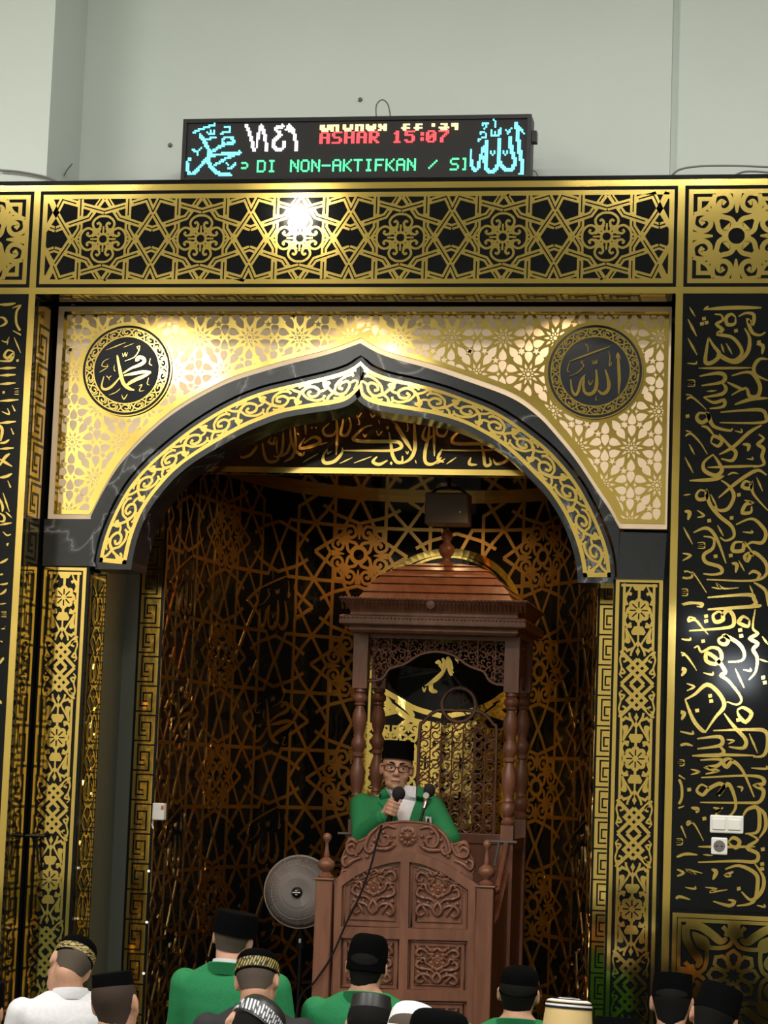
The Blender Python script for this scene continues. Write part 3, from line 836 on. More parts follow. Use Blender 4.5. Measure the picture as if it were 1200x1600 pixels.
# outer skin so the niche wall is solid
nw.add([nmap(u, z, -.05) for z in (0, NZ) for u in US], [(i, 141+i, 142+i, i+1) for i in range(140)])
niche = struct(nw.build('wall_niche', 'acrylic', smooth=60, fix=False))
struct(MB().add([nmap(u, NZ, 0) for u in US]+[nmap(u, NZ+.05, 0) for u in US], [tuple(range(140, -1, -1)), tuple(range(141, 282))]+[(i, i+1, 142+i, 141+i) for i in range(140)]).build('ceiling_niche', 'acrylic'))
# front wall of the niche with the text lintel
fN = front(NY)
lz0 = 3.155
struct(MB().box(-1.62, -1.148, NY, NY+.06, 0, 3.95).box(1.15, 1.62, NY, NY+.06, 0, 3.95).box(-1.148, 1.15, NY, NY+.045, lz0, 3.95).build('wall_niche_front', 'acrylic'))
key_panel('gold Greek key strip beside the left edge of the niche', lambda u, v, h: (-1.272+u, NY-h, .02+v), 3.1, .108)
key_panel('gold Greek key strip beside the right edge of the niche', lambda u, v, h: (1.162+u, NY-h, .02+v), 3.1, .108)
struct(MB().box(-1.36, -1.286, NY-.006, NY, 0, 3.9).box(1.285, 1.36, NY-.006, NY, 0, 3.9).build('trim_6', 'green_wall'))
struct(MB().box(-1.1, 1.1, NY+.046, NY+.056, lz0, NZ).build('lintel_reflector', 'orange_reflector'))  # added reflector, gives the upper niche lattice something orange to mirror
# gold star lattice on the curved wall
def nstroke(mb, pts, w, h=.003, sub=4):
    q = []
    for i in range(len(pts)-1):
        L_ = math.hypot(pts[i+1][0]-pts[i][0], pts[i+1][1]-pts[i][1]); k = max(1, int(L_/.06))
        for j in range(k): q.append((pts[i][0]+(pts[i+1][0]-pts[i][0])*j/k, pts[i][1]+(pts[i+1][1]-pts[i][1])*j/k))
    q.append(pts[-1]); mb.stroke(q, w, nmap, h)
lat = MB(); SQ = []; ROU = []
CW, CH = .305, .345
QL = [[(.545, 1), (.545, .245), (1, 0)], [(1, .5), (.315, .5), (0, 1.02)], [(1, .5), (.62, 0)], [(.83, .84), (.545, .7), (0, .56)], [(1, .5), (.76, .72), (.545, 1)]]
ZM = 2.93
cols = [(NU0+(2*k+1)*2*CW, 0) for k in range(-3, 3)]+[(NU0+4*k*CW, 1) for k in range(-2, 3)]
CAL = [[(-90, 60), (-60, -10), (-10, -20), (10, 40), (0, 110)], [(30, 120), (30, -20), (60, -60), (100, -40)], [(70, 100), (75, 10)], [(-100, -40), (-40, -100), (40, -110), (80, -80)], [(-60, 110), (20, 150)], [(-100, 90), (-80, 130)], [(90, 60), (120, 20)], [(-20, -60), (40, -50)], [(-80, 20), (-110, -20)], [(50, 140), (100, 150)]]
for uc, typ in cols:
    if abs(uc) > HL+.3: continue
    for kz in range(-1, 6):
        zc_ = ZM-kz*2*CH-(CH if typ else 0)
        for sx in (1, -1):
            for sy in (1, -1):
                for pts in QL:
                    q = [(uc+sx*p[0]*CW, zc_+sy*p[1]*CH) for p in pts]
                    ok = []
                    for p in q: ok.append(abs(p[0]) < HL-.02 and .02 < p[1] < NZ-.0)
                    if not any(ok): continue
                    q = [(max(-HL+.01, min(HL-.01, p[0])), max(.01, min(NZ-.01, p[1]))) for p in q]
                    nstroke(lat, q, .021)
        if not (.1 < zc_ < NZ-.1) or abs(uc) > HL-.15: continue
        if typ == 0:
            u_ = .40/900
            meds = MB(); SQ.append(meds); arabesque(meds, lambda a, b, h: nmap(uc+a*u_, zc_+b*u_, h+.001), 44)
        else:
            ncal = MB(); ROU.append(ncal)
            src, c0, c1 = (MUH, 545, 640) if kz % 2 else (ALL, 600, 620)
            for w_, pts in src:
                q = cr([(uc+(p[0]-c0)*.40/600, zc_-(p[1]-c1)*.40/600) for p in pts], 5)
                if len(q) > 2: ncal.stroke(q, nib(len(q), w_*.40/600), nmap, .004)
nstroke(lat, [(-HL+.02, NZ-.02), (HL-.02, NZ-.02)], .04)
lat.build('star_lattice', 'shaded_gold', niche)
for m in SQ: m.build('arabesque_square', 'shaded_gold', niche)
for m in ROU: m.build('calligraphy_roundel', 'shaded_gold', niche)
# arched centre panel at the back of the niche
cp = MB(); cu = .06
cz_ = 2.44; crx, crz = .52, .53
arcp = [(cu+crx*math.cos(PI*i/40), cz_+crz*math.sin(PI*i/40)) for i in range(41)]
base = MB(); vs = [nmap(*p, .006) for p in arcp]+[nmap(p[0], .05, .006) for p in arcp]
base.add(vs, [(i, i+1, 42+i, 41+i) for i in range(40)])
cpanel = tag(base.build('arched_back_panel', 'acrylic', fix=False), 'arched gold filigree panel with a calligraphy oval on the niche wall behind the pulpit', 'wall panel')
fr = MB(); full = [(cu+crx, .05)]+arcp+[(cu-crx, .05)]
nstroke(fr, full, .04, .009); nstroke(fr, [(cu+(p[0]-cu)*.9, p[1]-(.03 if p[1] > 1 else 0)) for p in full], .015, .009)
fr.build('gold_arch_frame', 'gold', cpanel)
fil = MB()
tile = .22
for iu in range(-2, 3):
    for iz in range(0, 9):
        uc, zz = cu+iu*tile, .25+iz*tile
        if zz > 1.95: continue
        arabesque(fil, lambda a, b, h: nmap(uc+a*tile/780, zz+b*tile/780, h+.008), 56)
for s in (1, -1):
    for z in (.6, 1.2, 1.8): nstroke(fil, [(cu-s*.45, z-.3), (cu+s*.45, z+.3)], .02, .011)
# corner leaves round the oval
ov = [(cu+.02+.40*math.cos(2*PI*i/60), 2.24+.24*math.sin(2*PI*i/60)) for i in range(60)]
for s in (1, -1):
    for pts in ([(-.42, 2.12), (-.30, 2.06), (-.18, 2.0), (-.02, 1.96)], [(-.44, 2.06), (-.32, 2.0), (-.2, 1.93), (-.02, 1.9)], [(-.42, 2.1), (-.34, 2.02), (-.4, 1.96), (-.3, 1.98)], [(-.3, 2.05), (-.2, 1.96), (-.26, 1.9)]):
        q = cr([(cu-s*p[0]-.02*0, p[1]) for p in pts], 5); fil.stroke(q, .032, nmap, .010)
fil.build('gold_filigree', 'gold', cpanel)
ob = MB(); vv = [nmap(p[0], p[1], .013) for p in ov]+[nmap(cu+.02, 2.24, .013)]
ob.add(vv, [(i, (i+1) % 60, 60) for i in range(60)]); oval = ob.build('black_oval', 'acrylic', cpanel, fix=False)
OV = [(34, [(445,330),(520,345),(590,305),(625,240),(610,205)]), (24, [(455,290),(520,260),(545,245)]), (20, [(560,250),(590,225),(600,260),(560,275)]), (34, [(640,195),(655,250),(665,300)]), (30, [(670,280),(720,250),(775,225),(810,230)]),
      (30, [(775,265),(860,290),(830,320),(780,325)]), (14, [(680,190),(695,215),(712,188)]), (12, [(700,225),(705,248),(715,225),(722,245)]), (26, [(555,330),(555,380),(590,390)]), (10, [(475,310),(485,330),(495,305)]), (10, [(505,365),(515,390),(525,365)]), (12, [(810,255),(845,245)])]
ok_ = MB()
oc = lambda p: (cu+.02+(p[0]-650)/3.43/262, 2.24-(p[1]-270)/3.43/262)
for w, pts in OV:
    q = cr([oc(p) for p in pts], 5); ok_.stroke(q, nib(len(q), w/3.43/262), nmap, .017)
ok_.build('calligraphy', 'gold', oval)
# downlights in the niche ceiling
for x, y in NICHE_LAMPS:
    MB().lathe([(.06, NZ), (.06, NZ-.012), (.045, NZ-.014), (.045, NZ-.003), (.001, NZ-.003)], (x, y, 0), 20).build('niche_downlight', 'chrome')
for o in [o for o in COL.objects if o.name.startswith('niche_downlight')]:
    tag(o, 'small round chrome downlight set in the niche ceiling', 'downlight', 'niche downlights')
# ================================================================ lintel text
lt = root('lintel_inscription', 'black lintel panel with a line of gold Arabic calligraphy over the niche opening', 'wall panel', None, (0, NY, lz0))
MB().box(-1.146, 1.148, NY-.02, NY, lz0, 3.93).build('panel', 'acrylic', lt)
fL = front(NY-.02)
MB().rect(-1.14, 1.14, lz0+.002, lz0+.032, fL).build('gold_border', 'gold', lt)
LA = [(30, [(790,708),(870,830),(940,945)]), (28, [(958,722),(960,830),(962,930),(930,1000),(868,1036)]), (26, [(655,760),(600,775),(535,830),(520,862),(600,876),(790,876),(850,885),(862,920),(790,942),(600,942),(440,942)]),
 (26, [(775,808),(790,900),(800,970),(828,1022),(868,1025),(872,980)]), (24, [(690,985),(660,1022),(705,1042),(765,1012)]), (26, [(765,765),(765,790)]), (22, [(790,1022),(792,1045)]), (26, [(440,920),(432,965),(380,1020),(312,1030),(300,985),(330,930)]),
 (20, [(395,685),(402,830),(394,975)]), (22, [(480,685),(500,760),(470,830),(428,822),(440,760),(445,700)]), (20, [(345,745),(300,790),(318,832),(372,830),(395,790)]), (20, [(170,725),(176,830)]), (26, [(170,850),(130,925),(250,900),(278,866),(230,845),(160,890)]), (16, [(250,905),(330,885)]), (20, [(215,770),(222,785)]), (20, [(245,770),(252,785)]),
 (22, [(65,745),(68,850),(100,940),(150,975),(165,950)]), (22, [(0,985),(45,950),(66,880)]), (10, [(420,1035),(512,992)]), (10, [(522,1032),(650,985)]), (10, [(155,1028),(200,1000),(265,965)]), (10, [(20,1028),(95,992)]),
 (12, [(535,672),(552,700),(578,668)]), (12, [(640,672),(658,700),(688,662)]), (10, [(550,700),(562,750),(545,752)]), (12, [(685,800),(700,832),(728,800)]), (10, [(590,820),(600,842),(615,820)]), (8, [(700,720),(708,755)]), (10, [(905,730),(912,790),(900,805)]), (10, [(895,945),(908,965),(915,945)]), (10, [(965,1010),(972,1036)]),
 (12, [(443,682),(455,705),(468,682),(478,700)]), (10, [(120,735),(105,750),(128,760)]), (10, [(110,815),(128,828)]), (10, [(335,935),(330,970)]), (10, [(330,968),(365,945)])]
LB = [(14, [(785,60),(782,110),(768,170),(770,215),(800,222),(835,195)]), (12, [(803,55),(806,190)]), (12, [(770,70),(758,110),(775,125),(800,105)]), (12, [(815,65),(818,100),(845,108),(862,80)]), (14, [(930,92),(900,95),(878,125),(900,140),(1000,140),(1040,150),(1030,166),(840,166)]), (12, [(838,160),(820,200),(845,215)]),
 (13, [(985,110),(1005,170),(1012,225),(1035,222),(1030,195)]), (12, [(955,195),(948,222),(980,225)]), (12, [(1085,175),(1105,205),(1060,222),(1045,200)]), (7, [(855,222),(895,195)]), (7, [(815,222),(850,200)]), (10, [(925,75),(940,90),(955,72)]),
 (13, [(60,110),(78,118),(62,135),(80,150),(55,185),(20,195),(10,175)]), (13, [(100,95),(112,180),(130,212),(165,208),(172,180)]), (13, [(145,110),(130,130),(150,140),(160,118),(165,180)]), (13, [(190,70),(188,150),(175,190),(150,190)]), (13, [(235,70),(240,150),(225,195),(195,210)]), (7, [(195,212),(225,195)]), (7, [(30,140),(35,165)]), (6, [(125,85),(135,85)])]
k = MB()
ink(k, LA, zf(440, 500, 4.615, NY-.02), fL, 1/4.615/304, .003); ink(k, LB, zf(370, 640, 2.609, NY-.02), fL, 1/2.609/304, .0032)
k.build('calligraphy', 'gold', lt)

# ================================================================ tall calligraphy panels
RAa = [(20,[(480,68),(330,68),(198,76)]),(14,[(215,60),(190,80)]),(17,[(245,100),(278,105),(285,130),(255,150),(285,178),(262,200),(330,215),(372,260),(380,300),(340,330),(290,310),(240,268)]),(20,[(215,215),(206,270),(200,340),(236,340),(270,302),(238,255),(215,215)]),(20,[(395,170),(420,220),(410,290),(360,338),(300,328),(255,302)]),
(18,[(352,118),(330,100),(303,118),(310,152),(345,148),(350,120)]),(18,[(365,112),(400,95),(440,102),(436,148),(412,130),(432,190),(470,205),(500,190)]),(13,[(165,370),(300,370),(430,368)]),(20,[(170,410),(260,395),(296,408),(282,440),(180,457)]),(18,[(280,440),(302,470),(280,500),(190,515)]),(17,[(190,515),(240,542),(292,530),(288,562),(220,572)]),(10,[(205,486),(255,482)]),
(20,[(330,408),(400,390),(440,402),(472,460),(460,510),(420,510),(400,470),(330,505)]),(16,[(308,440),(370,470),(390,480)]),(18,[(512,325),(470,325),(443,360),(450,402),(512,432)]),(18,[(345,552),(430,525),(512,520)]),(18,[(275,590),(400,580),(480,580),(502,610),(482,642),(270,642)]),(20,[(213,600),(170,594),(156,620),(180,642),(214,622),(213,600),(240,660),(320,682),(334,670)]),
(18,[(226,742),(240,710),(282,730),(262,760),(226,742)]),(14,[(178,660),(210,668),(246,712)]),(18,[(480,655),(420,690),(340,762),(268,802)]),(18,[(268,700),(320,760),(352,792),(332,832),(278,822)]),(20,[(240,800),(192,840),(195,882),(250,906),(282,880),(262,835),(240,805)]),(14,[(210,866),(340,862),(470,858)]),(18,[(120,932),(240,926),(292,908)]),(18,[(265,1018),(330,962),(400,910),(462,880),(505,905)]),
(18,[(278,930),(318,960),(342,1010),(312,1072),(268,1080),(245,1058)]),(19,[(205,985),(172,980),(154,1005),(166,1026),(202,1020),(205,990),(222,1050),(270,1110),(330,1160),(342,1210),(302,1232),(272,1215)]),(17,[(140,1192),(190,1170),(226,1180),(262,1235),(302,1345)]),(18,[(190,1210),(240,1222),(236,1270),(192,1302),(202,1340),(270,1362),(280,1392),(232,1402),(188,1396)]),
(18,[(465,700),(490,722),(462,750),(490,772),(482,812),(492,850),(440,866)]),(18,[(430,945),(400,935),(384,962),(420,972),(430,948),(440,1000),(512,1082)]),(18,[(395,1030),(432,1042),(400,1052),(384,1092),(426,1090),(430,1060)]),(18,[(352,1152),(430,1122),(482,1160),(502,1200),(482,1242),(430,1240),(398,1262)]),(19,[(395,1240),(350,1240),(334,1266),(342,1284),(386,1280),(395,1242),(440,1300)]),
(18,[(440,1310),(420,1292),(395,1310),(410,1332),(440,1290),(500,1342),(502,1402),(430,1432),(205,1426)]),(16,[(415,1400),(440,1385),(470,1402),(450,1432)]),(20,[(210,1516),(410,1502),(442,1522),(430,1560),(210,1576)]),(16,[(440,1440),(500,1482),(512,1560)])]
DAa = [(10,[(120,65),(148,112)]),(14,[(112,125),(155,210)]),(13,[(112,220),(158,305)]),(9,[(108,345),(150,348),(155,334)]),(9,[(110,430),(142,430),(142,445),(115,446),(142,446),(142,460),(110,460)]),(11,[(135,508),(108,502),(106,522),(130,515),(165,540),(205,578)]),(11,[(130,690),(102,684),(100,706),(128,698),(175,745),(210,802)]),(11,[(118,750),(145,802)]),(11,[(97,815),(138,893)]),(9,[(90,1005),(125,1000)]),(11,[(90,1165),(135,1250)]),
(11,[(225,1000),(258,1065)]),(11,[(260,1155),(290,1210)]),(11,[(455,915),(485,985)]),(10,[(365,1330),(395,1385)]),(10,[(420,1455),(440,1502)]),(11,[(278,248),(292,292)]),(11,[(303,245),(333,300)]),(12,[(85,1295),(125,1306),(85,1332)]),(11,[(158,1080),(192,1106),(158,1116)]),(20,[(95,1085),(120,1092),(112,1128)]),(18,[(330,1345),(356,1352),(350,1392)]),(18,[(385,750),(416,756),(410,786)]),(18,[(455,250),(486,258),(482,300)]),
(12,[(140,1402),(110,1385),(80,1395),(92,1418),(130,1415),(140,1395),(205,1492)]),(9,[(75,1474),(106,1474),(106,1490),(80,1490),(106,1490),(106,1506),(75,1506)]),(12,[(78,1556),(130,1545),(182,1545),(180,1562),(155,1560)]),(9,[(160,1242),(192,1242),(192,1256),(165,1256),(192,1256),(192,1270),(160,1270)]),(11,[(230,1465),(272,1471),(258,1450),(292,1471),(366,1467)]),(9,[(345,683),(380,690),(378,672)]),(9,[(310,905),(335,893),(365,898)]),(9,[(405,822),(435,825),(432,812)]),(10,[(385,1188),(432,1192),(428,1180)])]
DOa = [(110,610),(218,1132),(250,1310),(326,1306),(366,1003),(352,183),(467,240),(182,148),(205,142),(192,122),(330,1118)]
RBa = [(17,[(245,38),(470,25),(512,18)]),(20,[(320,70),(300,50),(270,70),(282,102),(318,92),(320,68),(345,42),(372,75),(370,118),(330,132),(240,140),(150,146)]),(19,[(330,172),(300,185),(302,206),(332,214),(346,190),(330,170),(400,212),(426,262),(410,296),(345,302)]),(19,[(450,90),(420,75),(398,100),(408,112),(445,124),(452,92)]),(18,[(480,40),(468,130),(492,160),(455,185),(492,210),(470,240),(490,282),(482,350),(448,392)]),
(19,[(175,232),(195,224),(212,252),(260,230),(300,240),(312,282),(280,312),(236,296),(240,258),(290,290),(330,350),(310,370),(350,400),(410,482),(390,515),(338,500)]),(20,[(130,490),(180,462),(240,415),(300,460),(325,522),(280,580),(232,652)]),(19,[(130,490),(170,590),(212,642),(236,652)]),(19,[(390,542),(420,530),(462,560),(432,602),(400,572),(390,545)]),(19,[(325,560),(370,620),(432,690),(420,732),(348,726)]),(19,[(270,645),(450,640),(532,650),(542,720),(520,770),(470,776)]),
(19,[(190,686),(290,675),(316,690),(302,720),(190,736)]),(19,[(300,722),(322,748),(300,768),(165,771)]),(15,[(165,771),(300,766),(480,770)]),(18,[(205,792),(310,790),(292,820),(240,830),(292,846),(232,862)]),(20,[(372,795),(345,785),(318,802),(338,826),(370,800),(420,850),(475,978)]),(19,[(210,880),(430,870),(512,880),(522,910),(482,920),(522,945),(502,1000),(430,1006),(205,1004)]),(19,[(250,935),(212,915),(188,945),(218,966),(250,935),(302,910),(322,930),(292,970),(342,912),(372,960),(382,1030),(342,1076),(278,1062)]),
(17,[(270,1030),(300,1040),(280,1055),(320,1030)]),(19,[(415,1082),(440,1040),(490,1030),(502,1090),(490,1152),(430,1160)]),(18,[(480,1020),(526,1060),(532,1130),(500,1182)]),(18,[(345,1202),(370,1180),(402,1200),(382,1232),(345,1202)]),(14,[(195,1225),(340,1226),(480,1225)]),(18,[(440,1160),(492,1190),(440,1230),(492,1260),(480,1300),(380,1297),(195,1303)]),(19,[(330,1338),(400,1320),(482,1360),(492,1420),(470,1502),(388,1521)]),(18,[(478,1310),(522,1380),(512,1450),(460,1492),(412,1450)]),(17,[(372,1350),(335,1368),(360,1372)])]
DBa = [(12,[(112,12),(160,5),(212,14),(205,24)]),(12,[(185,85),(152,78),(148,98),(180,92),(215,130),(245,165)]),(11,[(102,186),(152,192),(155,178)]),(11,[(132,260),(102,254),(100,274),(130,267),(162,305),(188,346)]),(10,[(220,356),(265,366),(268,350)]),(12,[(380,335),(425,432)]),(10,[(420,340),(456,347),(455,332)]),(11,[(515,175),(544,215)]),(9,[(500,288),(544,302)]),(11,[(138,410),(175,426),(138,446)]),(20,[(95,332),(128,342),(112,372)]),(20,[(90,550),(124,558),(112,592)]),(11,[(90,645),(165,662),(166,645)]),(13,[(88,728),(130,712),(168,722)]),
(9,[(84,792),(120,792),(120,806),(90,806),(120,806),(120,820),(84,820)]),(13,[(130,888),(92,868),(112,920),(112,985),(90,1030),(125,1022)]),(11,[(85,1060),(135,1182)]),(9,[(80,1186),(112,1186),(112,1200),(85,1200),(112,1200),(112,1215),(80,1215)]),(11,[(175,1105),(146,1098),(143,1116),(172,1108),(222,1196)]),(20,[(160,1030),(192,1038),(185,1056)]),(14,[(78,1282),(130,1262),(192,1266)]),(12,[(80,1335),(122,1356),(80,1376)]),(11,[(135,1345),(178,1361),(140,1340),(216,1358)]),(10,[(130,1428),(178,1436),(180,1422)]),(14,[(80,1500),(98,1475),(155,1490)]),(17,[(270,1498),(350,1520),(376,1500),(345,1490)]),(11,[(230,1428),(282,1436),(258,1452),(342,1440)]),
(20,[(262,1338),(285,1352),(268,1390)]),(9,[(220,1265),(268,1270)]),(11,[(158,838),(198,851),(158,866)]),(10,[(338,690),(372,696),(345,712)]),(12,[(450,660),(492,757)]),(11,[(460,832),(536,836),(535,820)]),(11,[(390,925),(415,930),(410,950)]),(10,[(488,1518),(526,1526),(524,1512)])]
DOb = [(190,545),(255,472),(260,497),(405,143),(410,172),(150,940),(226,1085),(398,1435),(220,198),(235,73),(235,98),(395,592),(515,1312),(515,1336),(518,1238),(520,380),(528,405)]
KEEP = []
def calli(name, label, frames, xa, xb, shift=0):
    mb = MB()
    for strokes, dots, cv, unit in frames:
        ink(mb, strokes, cv, fF, unit, .006, 4)
        for d in dots:
            r_ = 13*unit; c_ = cv(d); mb.poly([(c_[0]-r_*.6, c_[1]-r_*.8), (c_[0]+r_*.8, c_[1]-r_*.5), (c_[0]+r_*.6, c_[1]+r_*.8), (c_[0]-r_*.8, c_[1]+r_*.5)], fF, .006)
    n = len(mb.v)
    bd = tag(MB().box(xa, xb, FY-.003, FY, 1.03, 3.905).build(name, 'acrylic'), label, 'wall panel')
    if shift == 0:
        for sh_ in (-3.86, -4.38):
            mb2 = MB(); mb2.v = [(v[0]+sh_, v[1], v[2]) for v in KEEP[0]]; mb2.f = KEEP[1]; mb.add(mb2.v, mb2.f)
    else: KEEP[:] = [list(mb.v), list(mb.f)]
    if shift:
        mb2 = MB(); mb2.v = [(v[0]+shift, v[1], v[2]) for v in mb.v]; mb2.f = mb.f; mb.add(mb2.v, mb2.f)
    keep = [f for f in mb.f if all(xa+.02 < mb.v[i][0] < xb-.02 for i in f)]; mb.f = keep
    mb.build('gold_calligraphy', 'gold', bd); return bd
rc = calli('inscription_board', 'tall black board of gold vertical Arabic calligraphy right of the arch, with white switches',
  [(RAa+DAa, DOa, zf(1040, 460, 3.2, FY), 1/3.2/328), (RBa+DBa, DOb, zf(1030, 940, 3.2, FY), 1/3.2/328)], XR+.036, 2.75, .52)
LAa = [(22,[(0,76),(60,76),(118,67)]),(18,[(95,102),(152,84),(125,130),(125,220),(168,300),(98,268)]),(20,[(0,170),(30,175),(50,205),(30,225),(0,238)]),(12,[(15,342),(52,352),(70,322),(55,372)]),(13,[(107,318),(155,432)]),(22,[(105,425),(62,412),(35,450),(60,470),(100,440),(85,485),(40,492),(0,490)]),(22,[(0,546),(120,541)]),(22,[(0,598),(118,592)]),(22,[(0,662),(118,652)]),(10,[(108,695),(148,695),(148,715),(112,715),(148,715),(148,735),(108,735)]),(20,[(0,786),(138,776)]),(12,[(92,815),(135,906)]),(11,[(15,862),(70,882),(58,840)]),(22,[(0,948),(120,936)]),(24,[(0,960),(20,1000),(8,1080)]),(12,[(83,984),(123,1078)]),(18,[(0,1095),(40,1090),(72,1068)]),(20,[(0,1138),(105,1130)]),(24,[(0,1262),(40,1200),(75,1172)]),(22,[(0,1212),(92,1266)]),(22,[(0,1348),(50,1340),(92,1318)]),(13,[(60,1370),(103,1472)]),(14,[(25,1460),(72,1600)]),(20,[(0,1500),(22,1560),(20,1600)])]
LBa = [(16,[(0,8),(30,30),(28,60),(0,62)]),(12,[(40,0),(80,38)]),(16,[(0,86),(80,72)]),(28,[(45,212),(70,225),(62,272)]),(10,[(22,130),(50,155),(80,145)]),(16,[(0,338),(30,325),(55,308)]),(14,[(0,415),(25,410)]),(13,[(0,478),(40,475),(62,462)]),(16,[(0,545),(30,528),(45,508)]),(10,[(0,608),(45,602)]),(9,[(10,660),(45,660),(45,675),(15,675),(45,675),(45,690),(10,690)]),(10,[(10,772),(40,765),(38,752)]),(10,[(0,850),(40,862)]),(18,[(0,1002),(20,970),(32,965)]),(20,[(0,1240),(12,1265)])]
calli('inscription_board', 'tall black board of gold vertical Arabic calligraphy cut by the left photo edge',
  [(LAa, [(132,488),(30,722)], zf(0, 460, 4.706, FY), 1/4.706/318), (LBa, [], zf(0, 800, 4.217, FY), 1/4.217/318)], -2.75, XL-.036)
# ---- switches and socket
def plate(nm, label, px0, px1, py0, py1, kind):
    xa, zb = P(px0, py1, FY); xb, zt = P(px1, py0, FY)
    r = root(nm, label, 'switch' if kind == 'sw' else 'socket', None, ((xa+xb)/2, FY-.001, zb))
    pl = MB().box(xa, xb, FY-.016, FY-.001, zb, zt).build('cover_plate', 'white_plastic', r, bevel=.006)
    w = xb-xa; hgt = zt-zb
    if kind == 'sw':
        for a in (.08, .54): MB().box(xa+w*a, xa+w*(a+.38), FY-.022, FY-.015, zb+hgt*.2, zt-hgt*.2).build('rocker', 'white_plastic', r, bevel=.003)
    else:
        MB().lathe([(hgt*.34, -.017), (hgt*.34, -.004), (.001, -.003)], ((xa+xb)/2, FY, (zb+zt)/2), 28, 'y').build('socket_ring', 'grey_plastic', r)
        for s in (-1, 1): MB().lathe([(.004, -.018), (.004, -.016)], ((xa+xb)/2+s*.012, FY, (zb+zt)/2), 10, 'y').build('pin_hole', 'black', r)
plate('light_switch', 'white double light switch on the black calligraphy panel, above the round socket', 1109, 1162, 1275, 1301, 'sw')
plate('power_socket', 'white square power socket with a round inset below the double light switch', 1111, 1137, 1309, 1335, 'so')
# white box on the edge of the niche front, left
bxx, bzz = P(248, 1268, NY-.03)
b_ = root('junction_box', 'small white box on the niche edge beside the Greek key strip', 'box', None, (bxx, NY, bzz))
MB().box(bxx-.030, bxx+.034, NY-.05, NY-.001, bzz-.044, bzz+.044).build('housing', 'white_plastic', b_, bevel=.005)
MB().box(bxx+.018, bxx+.031, NY-.053, NY-.049, bzz+.012, bzz+.032).build('button', 'lip', b_)
MB().tube([(bxx-.03, NY-.02, bzz-.044), (bxx-.035, NY-.02, bzz-.07), (bxx-.028, NY-.02, bzz-.09)], .005).build('cable_stub', 'white_plastic', b_)
# fairy lights along the niche edge
for k, (px, py) in enumerate([(229, 1441), (224, 1521), (232, 1361)]):
    q = P(px, py, NY-.012)
    tag(MB().ell((q[0], NY-.008, q[1]), (.006, .006, .006), 10, 6).build('indicator_light', 'bulb2' if 'bulb2' in M else 'ledwhite'), ['tiny white light low on the niche edge, middle of three', 'lowest tiny white light on the niche edge above the green jacketed man', 'highest tiny white light on the niche edge below the white box'][k], 'light')

# ================================================================ LED board
LX0, LX1, LZ0, LZ1, LY = -.918, .838, 4.503, 4.826, -.20
led = root('led_sign', 'long black LED sign with cyan, white, red and green text above the gold band', 'sign', None, (-.04, -.15, LZ0))
MB().box(LX0, LX1, LY, LY+.12, LZ0, LZ1).build('housing', 'black', led, bevel=.006)
MB().box(LX0+.02, LX1-.02, LY-.002, LY, LZ0+.018, LZ1-.018).build('display_face', 'led_face', led)
ff = MB().frame(LX0, LX1, LZ0, LZ1, .02, front(LY), .012, .012).build('frame', 'black', led)
DX0, DX1, DZ0, DZ1 = LX0+.022, LX1-.022, LZ0+.02, LZ1-.02
PX, PZ = (DX1-DX0)/192, (DZ1-DZ0)/32
def dots(name, mt, cells, k=.40):
    mb = MB()
    for c_, r_ in sorted(set(cells)):
        if not (0 <= c_ < 192 and 0 <= r_ < 32): continue
        x, z = DX0+(c_+.5)*PX, DZ1-(r_+.5)*PZ
        mb.poly([(x+PX*k*math.cos(a), z+PZ*k*math.sin(a)) for a in [PI/4*j for j in range(8)]], front(LY-.002), .0045, .0045)
    return mb.build(name, mt, led)
def cell(px, py):
    q = P(px, py, LY); return ((q[0]-DX0)/PX, (DZ1-q[1])/PZ)
def raster(strokes, x0_, y0_, sc):
    out = set()
    for w, pts in strokes:
        q = [cell(x0_+p[0]/sc, y0_+p[1]/sc) for p in cr(pts, 8)]
        rad = w/2
        for i in range(len(q)-1):
            for j in range(12):
                a = (q[i][0]+(q[i+1][0]-q[i][0])*j/12, q[i][1]+(q[i+1][1]-q[i][1])*j/12)
                for c_ in range(int(a[0]-rad-1), int(a[0]+rad+2)):
                    for r_ in range(int(a[1]-rad-1), int(a[1]+rad+2)):
                        if math.hypot(c_+.5-a[0], r_+.5-a[1]) <= rad: out.add((c_, r_))
    return out
mu = [(2.2,[(200,190),(250,270),(285,350),(270,410),(300,480),(340,530),(400,560),(475,560)]),(1.7,[(430,270),(405,240),(440,210),(495,215),(505,260),(440,275),(370,305),(300,350)]),(1.8,[(570,350),(480,362),(300,378)]),(1.6,[(560,360),(480,390),(400,430),(340,470)]),(1.8,[(262,410),(200,480),(130,550),(85,530),(75,450)]),(1.3,[(100,400),(100,430)]),(1.2,[(130,330),(170,340),(210,310)]),(1.2,[(170,340),(170,375)]),(1.2,[(140,160),(240,120),(340,90)]),(1.2,[(260,165),(300,182),(332,170),(332,145)]),(1.1,[(300,150),(300,180)]),(1.1,[(270,225),(350,208)]),(1.1,[(430,110),(468,108),(480,150),(430,160),(388,182)]),(1.2,[(440,450),(468,468)]),(1.2,[(460,505),(500,490),(530,450)])]
